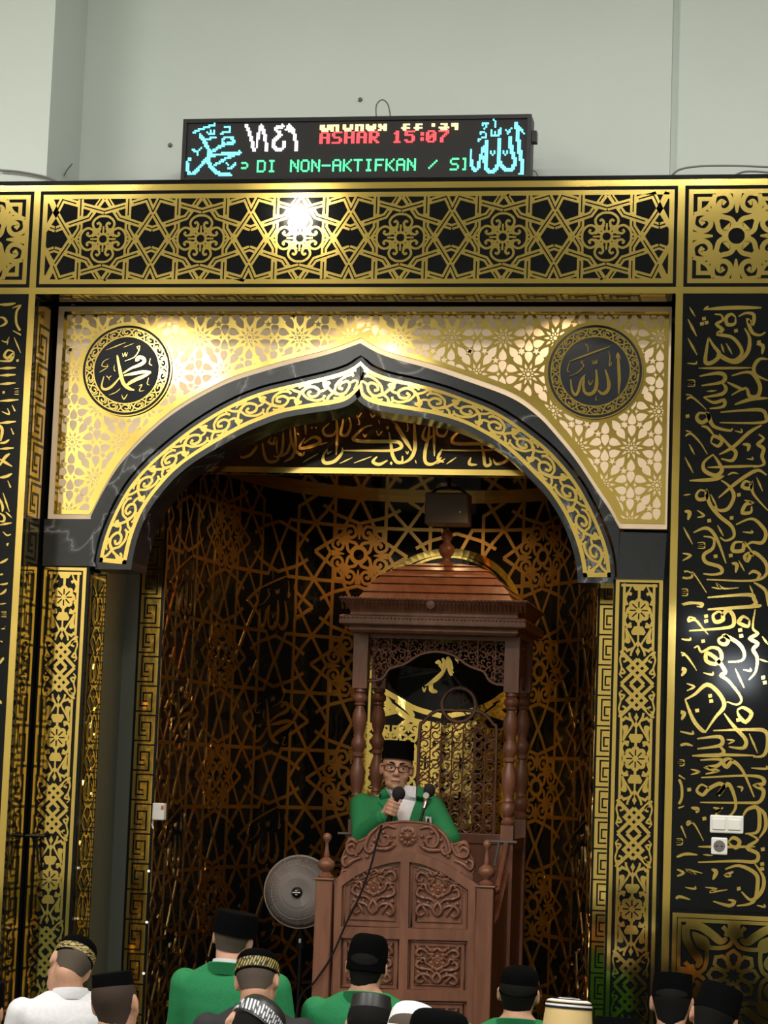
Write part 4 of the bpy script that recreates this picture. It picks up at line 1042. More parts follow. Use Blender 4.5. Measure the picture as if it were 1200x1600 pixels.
al = [(2.2,[(805,100),(815,200),(830,330),(850,480),(872,590),(855,700)]),(1.3,[(850,160),(888,215)]),(2.2,[(735,270),(742,400),(770,480),(792,550),(750,625),(700,640),(648,620),(610,550)]),(2.2,[(595,290),(600,400),(600,520),(570,625),(508,665),(455,635),(437,550),(445,430)]),(2,[(462,315),(460,440)]),(1.7,[(460,330),(412,400),(382,500),(350,625),(308,645),(280,590),(270,500),(270,410)]),(1.2,[(510,185),(520,235),(560,245),(602,225),(608,165)]),(1.1,[(555,210),(558,240)]),(1.2,[(540,60),(560,90),(560,140)]),(1.1,[(682,170),(705,210),(738,165)]),(1.1,[(505,435),(525,470),(552,420)]),(1.1,[(652,435),(675,470),(702,420)]),(1.1,[(400,110),(462,105),(430,160)]),(1.1,[(380,215),(432,208),(452,255),(400,270),(350,302)])]
dots('cyan_emblem', 'cyan', raster(mu, 280, 180, 6.0), .5)
dots('cyan_emblem', 'cyan', raster(al, 700, 180, 7.5), .5)
dg = [(1.9,[(635,100),(672,200),(700,330)]),(1.7,[(770,100),(740,200),(728,300)]),(1.8,[(772,100),(808,210),(818,330)]),(2,[(970,105),(905,130),(950,185),(890,240),(895,305),(945,325),(990,290),(985,250)]),(1.9,[(1012,130),(1035,100),(1075,160),(1092,240),(1098,330)]),(1.7,[(1020,135),(1070,165)])]
dots('white_digits', 'ledwhite', raster(dg, 280, 180, 6.0), .47)
FONT = {'A':'01110 10001 10001 11111 10001 10001 10001','S':'01111 10000 10000 01110 00001 00001 11110','H':'10001 10001 10001 11111 10001 10001 10001','R':'11110 10001 10001 11110 10100 10010 10001','D':'11110 10001 10001 10001 10001 10001 11110','I':'01110 00100 00100 00100 00100 00100 01110','N':'10001 11001 10101 10101 10011 10001 10001','O':'01110 10001 10001 10001 10001 10001 01110','-':'00000 00000 00000 11111 00000 00000 00000','K':'10001 10010 10100 11000 10100 10010 10001','T':'11111 00100 00100 00100 00100 00100 00100','F':'11111 10000 10000 11110 10000 10000 10000','/':'00000 00001 00010 00100 01000 10000 00000','1':'00100 01100 00100 00100 00100 00100 01110','5':'11111 10000 11110 00001 00001 10001 01110','0':'01110 10001 10011 10101 11001 10001 01110','7':'11111 00001 00010 00100 01000 01000 01000',':':'00000 00100 00100 00000 00100 00100 00000',' ':'00000 '*7}
def text(s, c0, r0, step=6, bold=False):
    out = set(); c_ = c0
    for ch in s:
        for r_, row in enumerate(FONT[ch].split()):
            for k, b in enumerate(row):
                if b == '1':
                    out.add((c_+k, r0+r_))
                    if bold: out.add((c_+k+1, r0+r_))
        c_ += 5 if ch == ':' else step
    return out
def col(px, py): return int(round(cell(px, py)[0]))
def row(px, py): return int(round(cell(px, py)[1]))
gr_ = row(404, 252)
dots('green_word', 'ledgreen', text('DI', col(403, 262), gr_), .56); dots('green_word', 'ledgreen', text('NON-AKTIFKAN', col(453, 262), gr_), .56); dots('green_slash', 'ledgreen', text('/', col(668, 262), gr_), .56)
g = text('S', col(703, 262), gr_)
c_ = col(724, 262); g |= {(c_+k, gr_) for k in range(2)} | {(c_+k, gr_+6) for k in range(2)} | {(c_+1, gr_+r_) for r_ in range(7)}
dots('green_word', 'ledgreen', g, .56)
c_ = col(376, 262); g = {(c_, gr_+1), (c_+1, gr_+1), (c_+2, gr_+1), (c_+3, gr_+2), (c_+3, gr_+3), (c_, gr_+4), (c_+1, gr_+4), (c_+2, gr_+4)}
dots('green_letter', 'ledgreen', g, .56)
rr_ = row(500, 205)
dots('red_text', 'red', text('ASHAR', col(499, 217), rr_, 7, True), .5)
dots('red_text', 'red', text('15:07', col(612, 217), rr_, 7, True), .5)
AM = ['1101 1101 1111 0110', '1110 1010 1010 1010', '1001 1001 1111 0110', '1110 1010 1010 1010', '1001 1111 1111 0110', '1010 1110 0110 1010', '0000 0000 0000 0000', '0110 0100 1110 0100', '0110 0100 1110 0100', '0010 0010 0000 0000', '0110 0010 1111 0110', '0110 0110 0010 0010']
am = set(); ac = col(499, 197)
for k, a in enumerate(AM):
    for r_, rw_ in enumerate(a.split()):
        for j, b in enumerate(rw_):
            if b == '1': am |= {(ac+int(k*6.7)+int(j*1.5), rr_-4+r_), (ac+int(k*6.7)+int(j*1.5)+1, rr_-4+r_)}
dots('amber_text', 'amber', {p for p in am if p[0] < ac+42}, .47); dots('amber_text', 'amber', {p for p in am if p[0] >= ac+42}, .47)
MB().box(LX1, LX1+.022, LY+.03, LY+.09, 4.70, 4.755).build('side_bracket', 'black', led)
# cables
def cable(nm, label, pts, Y, r=.004, mt='grey_plastic', n=6):
    return tag(MB().tube(cr([(*P(p[0], p[1], Y)[:1], Y, P(p[0], p[1], Y)[1]) for p in pts], n), r, 6).build(nm, mt, smooth=True), label, 'cable')
cable('wire_loop', 'thin wire looping above the top of the LED sign', [(588, 186), (588, 165), (597, 156), (606, 163), (610, 182)], -.1, .0035)
cable('wire', 'grey cable lying along the left end of the gold band top', [(0, 266), (25, 268), (50, 272), (72, 277), (88, 284)], -.27, .006)
cable('wire', 'thin cables lying along the right end of the gold band top', [(1050, 274), (1062, 265), (1090, 260), (1140, 259), (1205, 261)], -.22, .005)
cable('wire', 'dark cable at the far right end of the gold band top', [(1145, 276), (1160, 269), (1180, 268), (1206, 270)], -.24, .005)
cable('wire', 'short stub of wire sticking up above the left end of the star band', [(100, 274), (106, 264), (113, 256)], .0, .004)
cable('wire', 'short wire hanging beside the right end of the LED sign', [(833, 266), (838, 270), (842, 280)], -.1, .003)
for k, (px, py) in enumerate([(563, 156), (266, 227)]):
    q = P(px, py, .27); tag(MB().lathe([(.012, -.006), (.008, -.012), (.001, -.012)], (q[0], .27, q[1]), 10, 'y').build('wall_plug', 'grey_plastic'), ['small grey plug in the white wall above the LED sign', 'small grey plug in the white wall left of the LED sign'][k], 'plug')
# ================================================================ carved wooden pulpit
MX, W2 = .155, .433                          # centre and half distance between post centres
DY, FYp, RYp = 1.0, 1.80, 2.42               # door plane, front canopy posts, rear canopy posts
mim = root('pulpit', 'carved brown wooden pulpit with domed canopy, turned posts and panelled front', 'pulpit', None, (MX, 1.7, 0))
Z4 = lambda p: P(470+p[0]/3.158, 1130+p[1]/3.158, DY)
# base plinth and side walls
MB().box(MX-W2-.05, MX+W2+.05, DY-.03, RYp+.08, 0, .10).build('plinth', 'wood', mim, bevel=.01)
for s, nm in ((-1, 'l'), (1, 'r')):
    x = MX+s*W2
    mb = MB().box(x-.02, x+.02, FYp+.03, RYp-.03, .1, 1.22)
    mb.box(x-.03, x+.03, FYp+.03, RYp-.03, 1.20, 1.26)
    mb.build('side_panel', 'wood', mim, bevel=.004)
    # stair side with raked top from the door post up to the canopy post
    mb = MB(); zz = [1.0, .98]
    prof = [(DY+.05, .1), (FYp-.04, .1), (FYp-.04, 1.08), (DY+.35, .86), (DY+.05, .80)]
    n = len(prof); mb.add([(x-.018, p[0], p[1]) for p in prof]+[(x+.018, p[0], p[1]) for p in prof], [tuple(range(n)), tuple(range(2*n-1, n-1, -1))]+[(i, (i+1) % n, (i+1) % n+n, i+n) for i in range(n)])
    mb.build('stair_side', 'wood', mim, bevel=.004)
    mb = MB().tube([(x, DY+.03, .98), (x, DY+.4, .99), (x, FYp-.03, 1.24)], .018, 8); mb.build('handrail', 'wood', mim, smooth=True)
# front door posts with finials
def newel(px, ztop):
    x = px
    p = MB().box(x-.045, x+.045, DY-.03, DY+.06, 0, ztop).box(x-.055, x+.055, DY-.04, DY+.07, ztop, ztop+.012).build('newel_post', 'wood', mim, bevel=.006)
    z = ztop+.012
    MB().lathe([(.04, z), (.042, z+.01), (.03, z+.018), (.018, z+.028), (.02, z+.034), (.04, z+.05), (.047, z+.068), (.043, z+.085), (.025, z+.10), (.014, z+.108), (.016, z+.118), (.011, z+.15), (.008, z+.18), (.012, z+.19), (.02, z+.2), (.023, z+.213), (.02, z+.226), (.01, z+.234), (.002, z+.236)], (x, DY+.015, 0), 22).build('finial', 'wood', p, smooth=60)
nl = P(508, 1375, DY); nr = P(759, 1387, DY)
newel(nl[0], nl[1]); newel(nr[0], nr[1])
# front door: frame with arched top, four/six recessed carved panels
dx0, dx1 = nl[0]+.045, nr[0]-.045
topc = [Z4(p) for p in cr([(175, 775), (260, 715), (360, 665), (450, 642), (520, 637), (600, 648), (700, 690), (790, 745), (868, 800)], 5)]
topc = [(max(dx0, min(dx1, p[0])), p[1]) for p in topc]
door = MB().prism([(dx0, .1)]+[(dx1, .1)]+topc[::-1], DY+.012, DY+.045).build('front_panel', 'wood', mim)
def bar(pts): return pts
fD = front(DY+.012)
rails = MB()
pan_u = [[(208, 1000), (490, 1012), (492, 700), (420, 712), (330, 748), (212, 800)], [(540, 1012), (820, 1020), (822, 832), (720, 765), (620, 715), (542, 702)]]
pan_m = [[(198, 1300), (478, 1312), (486, 1062), (202, 1052)], [(530, 1312), (808, 1322), (815, 1082), (536, 1070)]]
pan_b = [[(192, 1640), (472, 1650), (476, 1368), (196, 1356)], [(522, 1650), (800, 1660), (806, 1380), (526, 1372)]]
# raised stiles and rails between the panels
def stile(a, b, w):
    rails.stroke([Z4(a), Z4(b)], w, fD, .022, depth=.022)
stile((516, 645), (498, 1700), .046)
stile((186, 770), (170, 1700), .04); stile((846, 790), (836, 1700), .04)
stile((180, 1030), (840, 1046), .058); stile((175, 1335), (836, 1345), .056)
stile((170, 1680), (836, 1690), .05)
q = [Z4(p) for p in cr([(170, 800), (260, 735), (360, 688), (450, 664), (520, 660), (600, 672), (700, 712), (790, 768), (870, 822)], 4)]
rails.stroke(q, .05, fD, .0225, depth=.0225)
rails.build('rails', 'wood', mim)
def carve(poly, mir):
    """moulded border with flower, leaf scrolls and beads in relief"""
    b = MB(); pts = [Z4(p) for p in poly]
    cx_ = sum(p[0] for p in pts)/len(pts); cz_ = sum(p[1] for p in pts)/len(pts)
    ins = lambda f: [(cx_+(p[0]-cx_)*f, cz_+(p[1]-cz_)*f) for p in pts]
    for f, r_ in ((.97, .006), (.80, .0045)):
        o = ins(f); b.tube([(p[0], DY+.006, p[1]) for p in o], r_, 6, closed=True)
    z0 = min(p[1] for p in pts); z1 = max(p[1] for p in pts); x0_ = min(p[0] for p in pts); x1_ = max(p[0] for p in pts)
    w, h = (x1_-x0_)*.38, (min(z1, z0+.34)-z0)*.38; zc = cz_-.0
    def lobe(pts3, r0): 
        qq = cr(pts3, 5); n = len(qq); b.tube([(cx_+p[0]*w, DY+.004-.004*math.sin(PI*i/(n-1)), zc+p[1]*h) for i, p in enumerate(qq)], [r0*(.5+.9*math.sin(PI*(i+1)/(n+1))) for i in range(n)], 6)
    b.lathe([(.033, -.002), (.036, -.010), (.026, -.012), (.022, -.008), (.016, -.014), (.012, -.009), (.008, -.016), (.001, -.018)], (cx_, DY+.010, zc+.12*h), 16, 'y')
    for k in range(8):
        a = k*PI/4; b.ell((cx_+.033*math.cos(a), DY+.002, zc+.12*h+.033*math.sin(a)), (.012, .007, .012), 8, 5)
    for s in (1, -1):
        for pts3, r0 in (([(.1, -.9), (.35, -.55), (.75, -.5), (.95, -.75), (.8, -.95), (.6, -.85)], .0085), ([(.05, -.5), (.3, -.25), (.65, -.2), (.95, -.05), (.85, .2), (.65, .1)], .008),
          ([(.3, .45), (.55, .75), (.85, .85), (.98, .6), (.8, .45), (.7, .6)], .008), ([(.0, .95), (.25, .75), (.45, .95)], .007), ([(.15, -.1), (.5, .1), (.6, .35), (.95, .35)], .007), ([(.0, -.35), (.2, -.7), (.0, -.95)], .0075), ([(.4, -.95), (.55, -.7), (.9, -.3)], .006), ([(.4, .3), (.2, .6), (.5, .55)], .007)):
            lobe([(s*p[0], p[1]) for p in pts3], r0)
        for p in ((.9, -.4), (.45, -.4), (.93, .95), (.5, .95), (.2, .35), (.75, .3)):
            b.ell((cx_+s*p[0]*w, DY+.002, zc+p[1]*h), (.009, .007, .009), 8, 5)
    b.build('carved_panel', 'wood', door, smooth=60, fix=True)
for ps in (pan_u, pan_m, pan_b):
    for k, p in enumerate(ps): carve(p, k)
# pierced crest over the door
cr_ = MB(); Y0 = DY+.03
top = [(200, 665), (235, 590), (290, 580), (345, 545), (385, 505), (450, 490), (520, 486), (600, 492), (660, 508), (705, 550), (745, 600), (800, 590), (850, 690), (845, 740)]
bot = [(200, 730), (245, 718), (300, 698), (350, 673), (400, 663), (450, 650), (520, 644), (600, 654), (660, 675), (720, 703), (770, 733), (800, 753), (830, 773), (845, 790)]
tp = resample([Z4(p) for p in cr(top, 4)], 50); bt = resample([Z4(p) for p in cr(bot, 4)], 50)
cr_.strip(tp, bt, Y0, Y0+.018)
for c_, w in ((tp, .007), (bt, .006)): cr_.tube([(p[0], Y0, p[1]) for p in c_], w, 6)
def cz(x, y): q = Z4((x, y)); return q
fc = cz(524, 558)
cr_.lathe([(.045, -.002), (.05, -.012), (.04, -.016), (.034, -.01), (.022, -.012), (.018, -.022), (.008, -.028), (.001, -.03)], (fc[0], Y0, fc[1]), 20, 'y')
for k in range(10):
    a = k*PI/5; cr_.ell((fc[0]+.036*math.cos(a), Y0-.012, fc[1]+.036*math.sin(a)), (.012, .009, .012), 8, 5)
for s in (1, -1):
    for pts in ([(60, -40), (110, -50), (150, -10), (140, 40), (100, 40), (95, 5), (120, 0)], [(60, 40), (90, 60), (130, 65), (180, 60)], [(150, -40), (190, 0), (210, 60), (185, 80), (165, 55), (180, 40)], [(215, 30), (240, 80), (285, 90), (300, 60), (270, 45), (262, 65)], [(230, 110), (270, 125), (310, 150), (322, 120), (300, 105)], [(250, 40), (280, 20), (305, 50)]):
        q = [cz(524+s*p[0], 558+p[1]+(12 if s > 0 else -6)*abs(p[0])/300*1.0) for p in cr(pts, 5)]
        n = len(q); cr_.tube([(p[0], Y0-.006, p[1]) for p in q], [.0105*(.55+.7*math.sin(PI*(i+1)/(n+1))) for i in range(n)], 6)
    for p in ((70, 0), (85, 25), (75, 45), (165, 20), (120, -20), (200, 100), (255, 95), (290, 130)):
        q = cz(524+s*p[0], 558+p[1]); cr_.ell((q[0], Y0-.008, q[1]), (.011, .009, .011), 8, 5)
cr_.build('carved_crest', 'wood', mim, smooth=60)
# platform, steps and seat
st = MB()
for k in range(3): st.box(MX-W2+.02, MX+W2-.02, DY+.06+.2*k, FYp+.02, .1+.14*k, .24+.14*k)
st.box(MX-W2+.02, MX+W2-.02, FYp-.2, RYp-.02, .52, .60)
st.build('steps', 'wood', mim, bevel=.006)
MB().box(MX-W2+.03, MX+W2-.03, 1.36, 1.80, .76, .82).box(MX-W2+.05, MX+W2-.05, 1.38, 1.78, .5, .76).build('seat', 'wood', mim, bevel=.006)
MB().box(MX-.40, MX+.40, RYp-.05, RYp-.015, .6, 1.24).box(MX-.40, MX+.40, RYp-.06, RYp-.005, 1.21, 1.27).build('back_panel', 'wood', mim, bevel=.005)
# turned canopy posts
def post(x, y, zb, zs, zt):
    mb = MB().box(x-.036, x+.036, y-.036, y+.036, .1, zb)
    mb.box(x-.042, x+.042, y-.042, y+.042, zs, zt)
    H_ = zs-zb
    pr = [(.034, 0), (.042, .012), (.042, .03), (.03, .045), (.024, .06), (.03, .07), (.036, .085), (.045, .12), (.04, .155), (.03, .17), (.034, .18), (.03, .19), (.026, .21), (.038, .26), (.046, .33), (.042, .39), (.026, .45), (.024, .47), (.036, .48), (.036, .50), (.028, .51), (.034, .53), (.046, .56), (.042, .60), (.03, .625), (.026, .64), (.038, .69), (.046, .75), (.042, .80), (.028, .85), (.025, .865), (.036, .875), (.03, .89), (.044, .91), (.045, .94), (.036, .955), (.03, .965), (.04, .975), (.036, 1)]
    mb.lathe([(r_*.95, zb+H_*t) for r_, t in pr], (x, y, 0), 20)
    return mb.build('turned_post', 'wood', mim, smooth=45)
for s in (-1, 1):
    post(MX+s*W2, FYp, 1.335, 2.075, 2.42)
    post(MX+s*W2, RYp, 1.36, 2.10, 2.44)
    MB().tube([(MX+s*W2, FYp, 1.24), (MX+s*W2, RYp, 1.24)], .012, 6).build('side_rod', 'chrome', mim)
MB().tube([(MX-W2-.09, FYp-.05, 1.255), (MX-W2+.08, FYp-.05, 1.255)], .007, 6).build('curtain_rod', 'grey_plastic', mim)
MB().tube([(MX+W2-.12, FYp-.05, 1.245), (MX+W2+.06, FYp-.05, 1.245)], .008, 6).tube([(MX+W2-.04, FYp-.05, 1.245), (MX+W2-.06, FYp-.05, 1.12)], .005, 6).ell((MX+W2-.06, FYp-.05, 1.115), (.009, .009, .009), 8, 6).build('curtain_rod', 'grey_plastic', mim)
# pierced inscription frieze with scalloped lower edge (front and two sides)
def frieze(xa, xb, y, nm, axis='x'):
    L_ = xb-xa
    low = [(0, .0), (.06, .0), (.12, .02), (.16, .07), (.2, .085), (.28, .11), (.38, .165), (.5, .185), (.62, .165), (.72, .11), (.8, .085), (.84, .07), (.88, .02), (.94, 0), (1, 0)]
    low = [(xa+p[0]*L_, 2.12+p[1]*.95) for p in cr(low, 4)]
    mb = MB(); zt = 2.375
    mp = (lambda u, v, h: (u, y-h, v)) if axis == 'x' else (lambda u, v, h: (y+h, u, v))
    mb.tube([mp(p[0], p[1], 0) for p in low], .009, 6)
    mb.stroke([(xa, zt), (xb, zt)], .02, mp, .01, depth=.02); mb.stroke([(xa+.006, 2.12), (xa+.006, zt)], .014, mp, .01, depth=.02); mb.stroke([(xb-.006, 2.12), (xb-.006, zt)], .014, mp, .01, depth=.02)
    def lowz(x):
        for i in range(len(low)-1):
            if low[i][0] <= x <= low[i+1][0]: return low[i][1]+(low[i+1][1]-low[i][1])*(x-low[i][0])/(low[i+1][0]-low[i][0]+1e-9)
        return 2.12
    random.seed(3)
    n = int(L_/.034)
    for i in range(n):
        x = xa+.02+(L_-.04)*(i+.5)/n; zl = lowz(x); hh = zt-zl
        if i % 3 == 0: mb.tube([mp(x, zl+.01, 0), mp(x+.002, zt-.01, 0)], .0045, 5)
        z = zl+.02
        while z < zt-.02:
            r_ = random.uniform(.014, .022); a = random.uniform(0, 6.28)
            mb.tube([mp(x+p[0], min(zt-.005, max(lowz(x+p[0])+.004, z+p[1])), 0) for p in spiral((0, 0), r_, r_*.4, a, random.choice((-.8, .8)), 10)], .0042, 5)
            z += .034
    for zz in (2.30, 2.22):
        mb.tube([mp(xa+L_*i/30, max(lowz(xa+L_*i/30)+.004, zz+.012*math.sin(i*1.9)), 0) for i in range(31)], .004, 5)
    mb.build(nm, 'wood', mim, smooth=60)
frieze(MX-W2+.03, MX+W2-.03, FYp, 'inscription_frieze')
frieze(FYp+.03, RYp-.03, MX-W2, 'inscription_frieze', 'y'); frieze(FYp+.03, RYp-.03, MX+W2, 'inscription_frieze', 'y')
# cornice
hx, hy0, hy1 = W2+.095, FYp-.235, RYp+.095
def ringz(d, z): return [(MX-hx-d, hy0-d, z), (MX+hx+d, hy0-d, z), (MX+hx+d, hy1+d, z), (MX-hx-d, hy1+d, z)]
MB().loft([ringz(-.06, 2.385), ringz(-.045, 2.40), ringz(-.05, 2.42), ringz(-.01, 2.425), ringz(0, 2.43), ringz(0, 2.475), ringz(-.01, 2.482)]).build('cornice_band', 'wood', mim, bevel=.003)
MB().loft([ringz(-.05, 2.478), ringz(-.055, 2.50), ringz(-.048, 2.515), ringz(-.034, 2.535), ringz(-.012, 2.558), ringz(.004, 2.570), ringz(.004, 2.577), ringz(-.03, 2.579)]).build('flared_cornice', 'wood', mim)
bd = MB()
for i in range(48):
    x = MX-hx+2*hx*(i+.5)/48; bd.ell((x, hy0-.002, 2.465), (.008, .005, .008), 6, 4)
    bd.tube([(x, hy0+.045, 2.517), (x, hy0+.03, 2.535), (x, hy0+.008, 2.556)], .006, 5)
    bd.ell((x, hy0-.002, 2.576), (.010, .006, .006), 6, 4)
for i in range(32):
    y = hy0+(hy1-hy0)*(i+.5)/32
    bd.ell((MX+hx, y, 2.465), (.005, .008, .008), 6, 4); bd.ell((MX+hx, y, 2.576), (.006, .010, .006), 6, 4)
bd.build('cornice_beading', 'wood', mim, smooth=60)
MB().lathe([(.022, .02), (.024, -.012), (.014, -.014), (.001, -.018)], (MX-.01, hy0+.012, 2.545), 14, 'y').build('cornice_rosette', 'wood', mim, smooth=60)
# domed plank roof, four sided
rf = MB(); prof = []
for a_, b_, c_, d_ in ((1.0, 2.578, .935, 2.618), (.945, 2.624, .855, 2.668), (.865, 2.674, .755, 2.714), (.765, 2.720, .63, 2.754), (.64, 2.760, .48, 2.787), (.49, 2.792, .25, 2.812)):
    prof += [(a_-.02, b_-.006), (a_, b_), (c_, d_), (c_-.03, d_-.001)]
prof.append((.1, 2.82))
def rr4(f, z):
    a, b = (hx-.085)*f, ((hy1-hy0)/2-.085)*f; yc = (hy0+hy1)/2
    return [(MX-a, yc-b, z), (MX+a, yc-b, z), (MX+a, yc+b, z), (MX-a, yc+b, z)]
rf.loft([rr4(f, z) for f, z in prof]); rf.build('plank_roof', 'wood', mim)
zz = 2.82; yc = (hy0+hy1)/2
MB().lathe([(.06, zz-.01), (.05, zz+.005), (.022, zz+.015), (.018, zz+.03), (.035, zz+.05), (.048, zz+.075), (.044, zz+.10), (.025, zz+.118), (.02, zz+.13), (.032, zz+.15), (.034, zz+.17), (.02, zz+.195), (.008, zz+.21), (.001, zz+.22)], (MX, yc, 0), 22).build('roof_finial', 'wood', mim, smooth=60)
# pierced back screen with round crest
sc = MB(); sx0, sx1 = P(650, 1285, RYp-.05)[0], P(771, 1285, RYp-.05)[0]; sy = RYp-.03; scx = (sx0+sx1)/2
szb = 1.27; szt = P(700, 1140, RYp-.05)[1]
outl = [(sx0, szb), (sx0, szt-.03), (sx0+.02, szt+.04), (sx0+.08, szt+.10), (scx-.09, szt+.115)]
fS = lambda u, v, h: (u, sy-h, v)
full = outl+[(2*scx-p[0], p[1]) for p in outl[::-1]]
sc.tube([(p[0], sy, p[1]) for p in cr(full, 4)], .011, 6)
rc_ = P(713, 1101, RYp-.05); sc.tube([(scx+.1*math.cos(a), sy, rc_[1]+.1*math.sin(a)) for a in [2*PI*i/36 for i in range(36)]], .013, 6, closed=True)
random.seed(11)
for i in range(7):
    for k in range(11):
        x = sx0+(sx1-sx0)*(i+.5)/7; z = szb+(szt+.06-szb)*(k+.5)/11
        if z > szt+.03 and (i in (0, 6)): continue
        a = random.uniform(0, 6.28)
        sc.tube([(x+p[0], sy, z+p[1]) for p in spiral((0, 0), .034, .010, a, random.choice((-1, 1)), 12)], .0052, 5)
        if (i+k) % 2: sc.tube([(x-.03, sy, z-.03), (x+.03, sy, z+.025)], .0045, 5)
for i in range(1, 7): sc.tube([(sx0+(sx1-sx0)*i/7, sy, szb), (sx0+(sx1-sx0)*i/7, sy, szt+.02)], .0045, 5)
for pts in ([(-.06, .02), (-.02, .05), (.02, .0), (.06, .03)], [(-.05, -.05), (0, -.02), (.05, -.06)], [(.02, .07), (.03, .0)]):
    sc.tube([(scx+p[0], sy, rc_[1]+p[1]) for p in cr(pts, 4)], .005, 5)
sc.build('pierced_back_screen', 'wood', mim, smooth=60)

# ================================================================ loudspeaker under the niche ceiling
ly = 1.9
a = P(663, 818, ly); b = P(732, 770, ly)
sp = root('loudspeaker', 'brown-grey box loudspeaker hanging from the niche ceiling above the pulpit roof', 'loudspeaker', None, ((a[0]+b[0])/2, ly, a[1]))
MB().box(a[0], b[0], ly, ly+.17, a[1], b[1]).build('cabinet', 'grey_plastic', sp, bevel=.008)
MB().box(a[0]+.008, b[0]-.008, ly-.006, ly, a[1]+.008, b[1]-.008).build('grille', 'grille', sp)
MB().box(b[0]-.05, b[0]-.04, ly-.008, ly-.006, a[1]+.065, a[1]+.075).build('badge', 'chrome', sp)
MB().tube(cr([(a[0]+.02, ly+.08, b[1]), (a[0]+.06, ly+.08, b[1]+.03), ((a[0]+b[0])/2, ly+.08, b[1]+.04), (b[0]-.06, ly+.08, b[1]+.03), (b[0]-.02, ly+.08, b[1])], 6), .008, 6).tube([((a[0]+b[0])/2, ly+.08, b[1]+.04), ((a[0]+b[0])/2, ly+.08, NZ)], .012, 8).build('bracket', 'black', sp)

# ================================================================ pedestal fan
fy = 1.62
fc = P(466, 1394, fy); FR = .2
fan = root('pedestal_fan', 'grey round pedestal fan standing in the niche left of the pulpit', 'fan', None, (fc[0], fy+.1, 0))
fx, fz = fc
g = MB()
NRAD = 200
for k in range(NRAD):
    an = 2*PI*k/NRAD; ca, sa = math.cos(an), math.sin(an)
    g.tube([(fx+r_*ca, y, fz+r_*sa) for r_, y in ((.03, fy-.03), (.08, fy-.034), (.14, fy-.022), (.18, fy), (FR-.004, fy+.03))], .0016, 4)
for r_, y, t_ in ((FR, fy+.035, .006), (FR*.75, fy-.018, .002), (FR*.5, fy-.03, .002)):
    g.tube([(fx+r_*math.cos(2*PI*i/60), y, fz+r_*math.sin(2*PI*i/60)) for i in range(60)], t_, 6, closed=True)
g.build('front_guard', 'fanm', fan)
g = MB()
for k in range(60):
    an = 2*PI*k/60; ca, sa = math.cos(an), math.sin(an)
    g.tube([(fx+r_*ca, y, fz+r_*sa) for r_, y in ((.05, fy+.12), (.12, fy+.11), (FR-.004, fy+.04))], .0014, 4)
g.build('rear_guard', 'fanm', fan)
for k in range(3):
    bl = MB(); rows = []
    for i in range(9):
        r_ = .03+.15*i/8; half = .72*(1-.25*i/8)
        rows.append([(fx+r_*math.cos(2*PI*k/3+half*(2*j/8-1)), fy+.035+.03*(j/8-.5), fz+r_*math.sin(2*PI*k/3+half*(2*j/8-1))) for j in range(9)])
    for i in range(8):
        for j in range(8): bl.add([rows[i][j], rows[i+1][j], rows[i+1][j+1], rows[i][j+1]], [(0, 1, 2, 3)])
    blo = bl.build('blade', 'fanm', fan, smooth=True, fix=False); so = blo.modifiers.new('s', 'SOLIDIFY'); so.thickness = .002
hb = MB().lathe([(.028, .0), (.03, -.012), (.026, -.02), (.001, -.022)], (fx, fy-.028, fz), 28, 'y').build('hub_badge', 'black', fan, smooth=60)
MB().box(fx-.022, fx+.022, fy-.052, fy-.05, fz-.003, fz+.003).box(fx-.008, fx+.004, fy-.052, fy-.05, fz+.009, fz+.013).box(fx-.006, fx+.006, fy-.052, fy-.05, fz-.014, fz-.010).build('badge_lettering', 'white_plastic', hb)
MB().lathe([(.05, .06), (.055, .1), (.05, .17), (.02, .19)], (fx, fy, fz), 20, 'y').build('motor', 'black', fan, smooth=60)
MB().tube([(fx, fy+.12, .03), (fx, fy+.12, fz-.02)], .014, 10).lathe([(.024, fz-.32), (.024, fz-.24)], (fx, fy+.12, 0), 12).build('pole', 'black', fan)
MB().lathe([(.19, 0), (.19, .015), (.15, .028), (.03, .045), (.02, .06)], (fx, fy+.12, 0), 32).build('base', 'black', fan, smooth=60)
MB().box(fx-.005, fx+.008, fy+.09, fy+.1, fz-.285, fz-.262).build('height_knob', 'chrome', fan)
# door handle like black bar by the left pillar
hz = P(50, 1306, -.02)
hd = root('wall_hook', 'dark metal hook with a short bar fixed to the left pillar edge', 'hook', None, (hz[0], -.01, hz[1]))
MB().tube([(hz[0]-.03, -.035, hz[1]), (hz[0]+.07, -.035, hz[1]+.002)], .008, 8).lathe([(.018, -.02), (.018, 0), (.001, 0)], (hz[0]+.01, 0, hz[1]), 14, 'y').build('bar', 'black', hd)
MB().tube(cr([(hz[0]+.03, -.035, hz[1]-.01), (hz[0]+.035, -.03, hz[1]-.08), (hz[0]+.05, -.02, hz[1]-.17)], 5), .006, 6).build('hanging_strap', 'black', hd)
# microphone cable from the pulpit to the left
tag(MB().tube(cr([(*[Z4(p) for p in [(410, 500)]][0][:1], DY-.06, Z4((410, 500))[1])]+[(Z4(p)[0], DY-.055, Z4(p)[1]) for p in [(380, 600), (355, 700), (300, 850), (240, 970), (160, 1150), (80, 1270), (0, 1375)]]+[(Z4((-40, 1440))[0], DY-.1, 0.01)], 6), .0055, 6).build('microphone_cable', 'black', smooth=True), 'thin dark microphone cable hanging down the front of the pulpit to the left', 'cable')
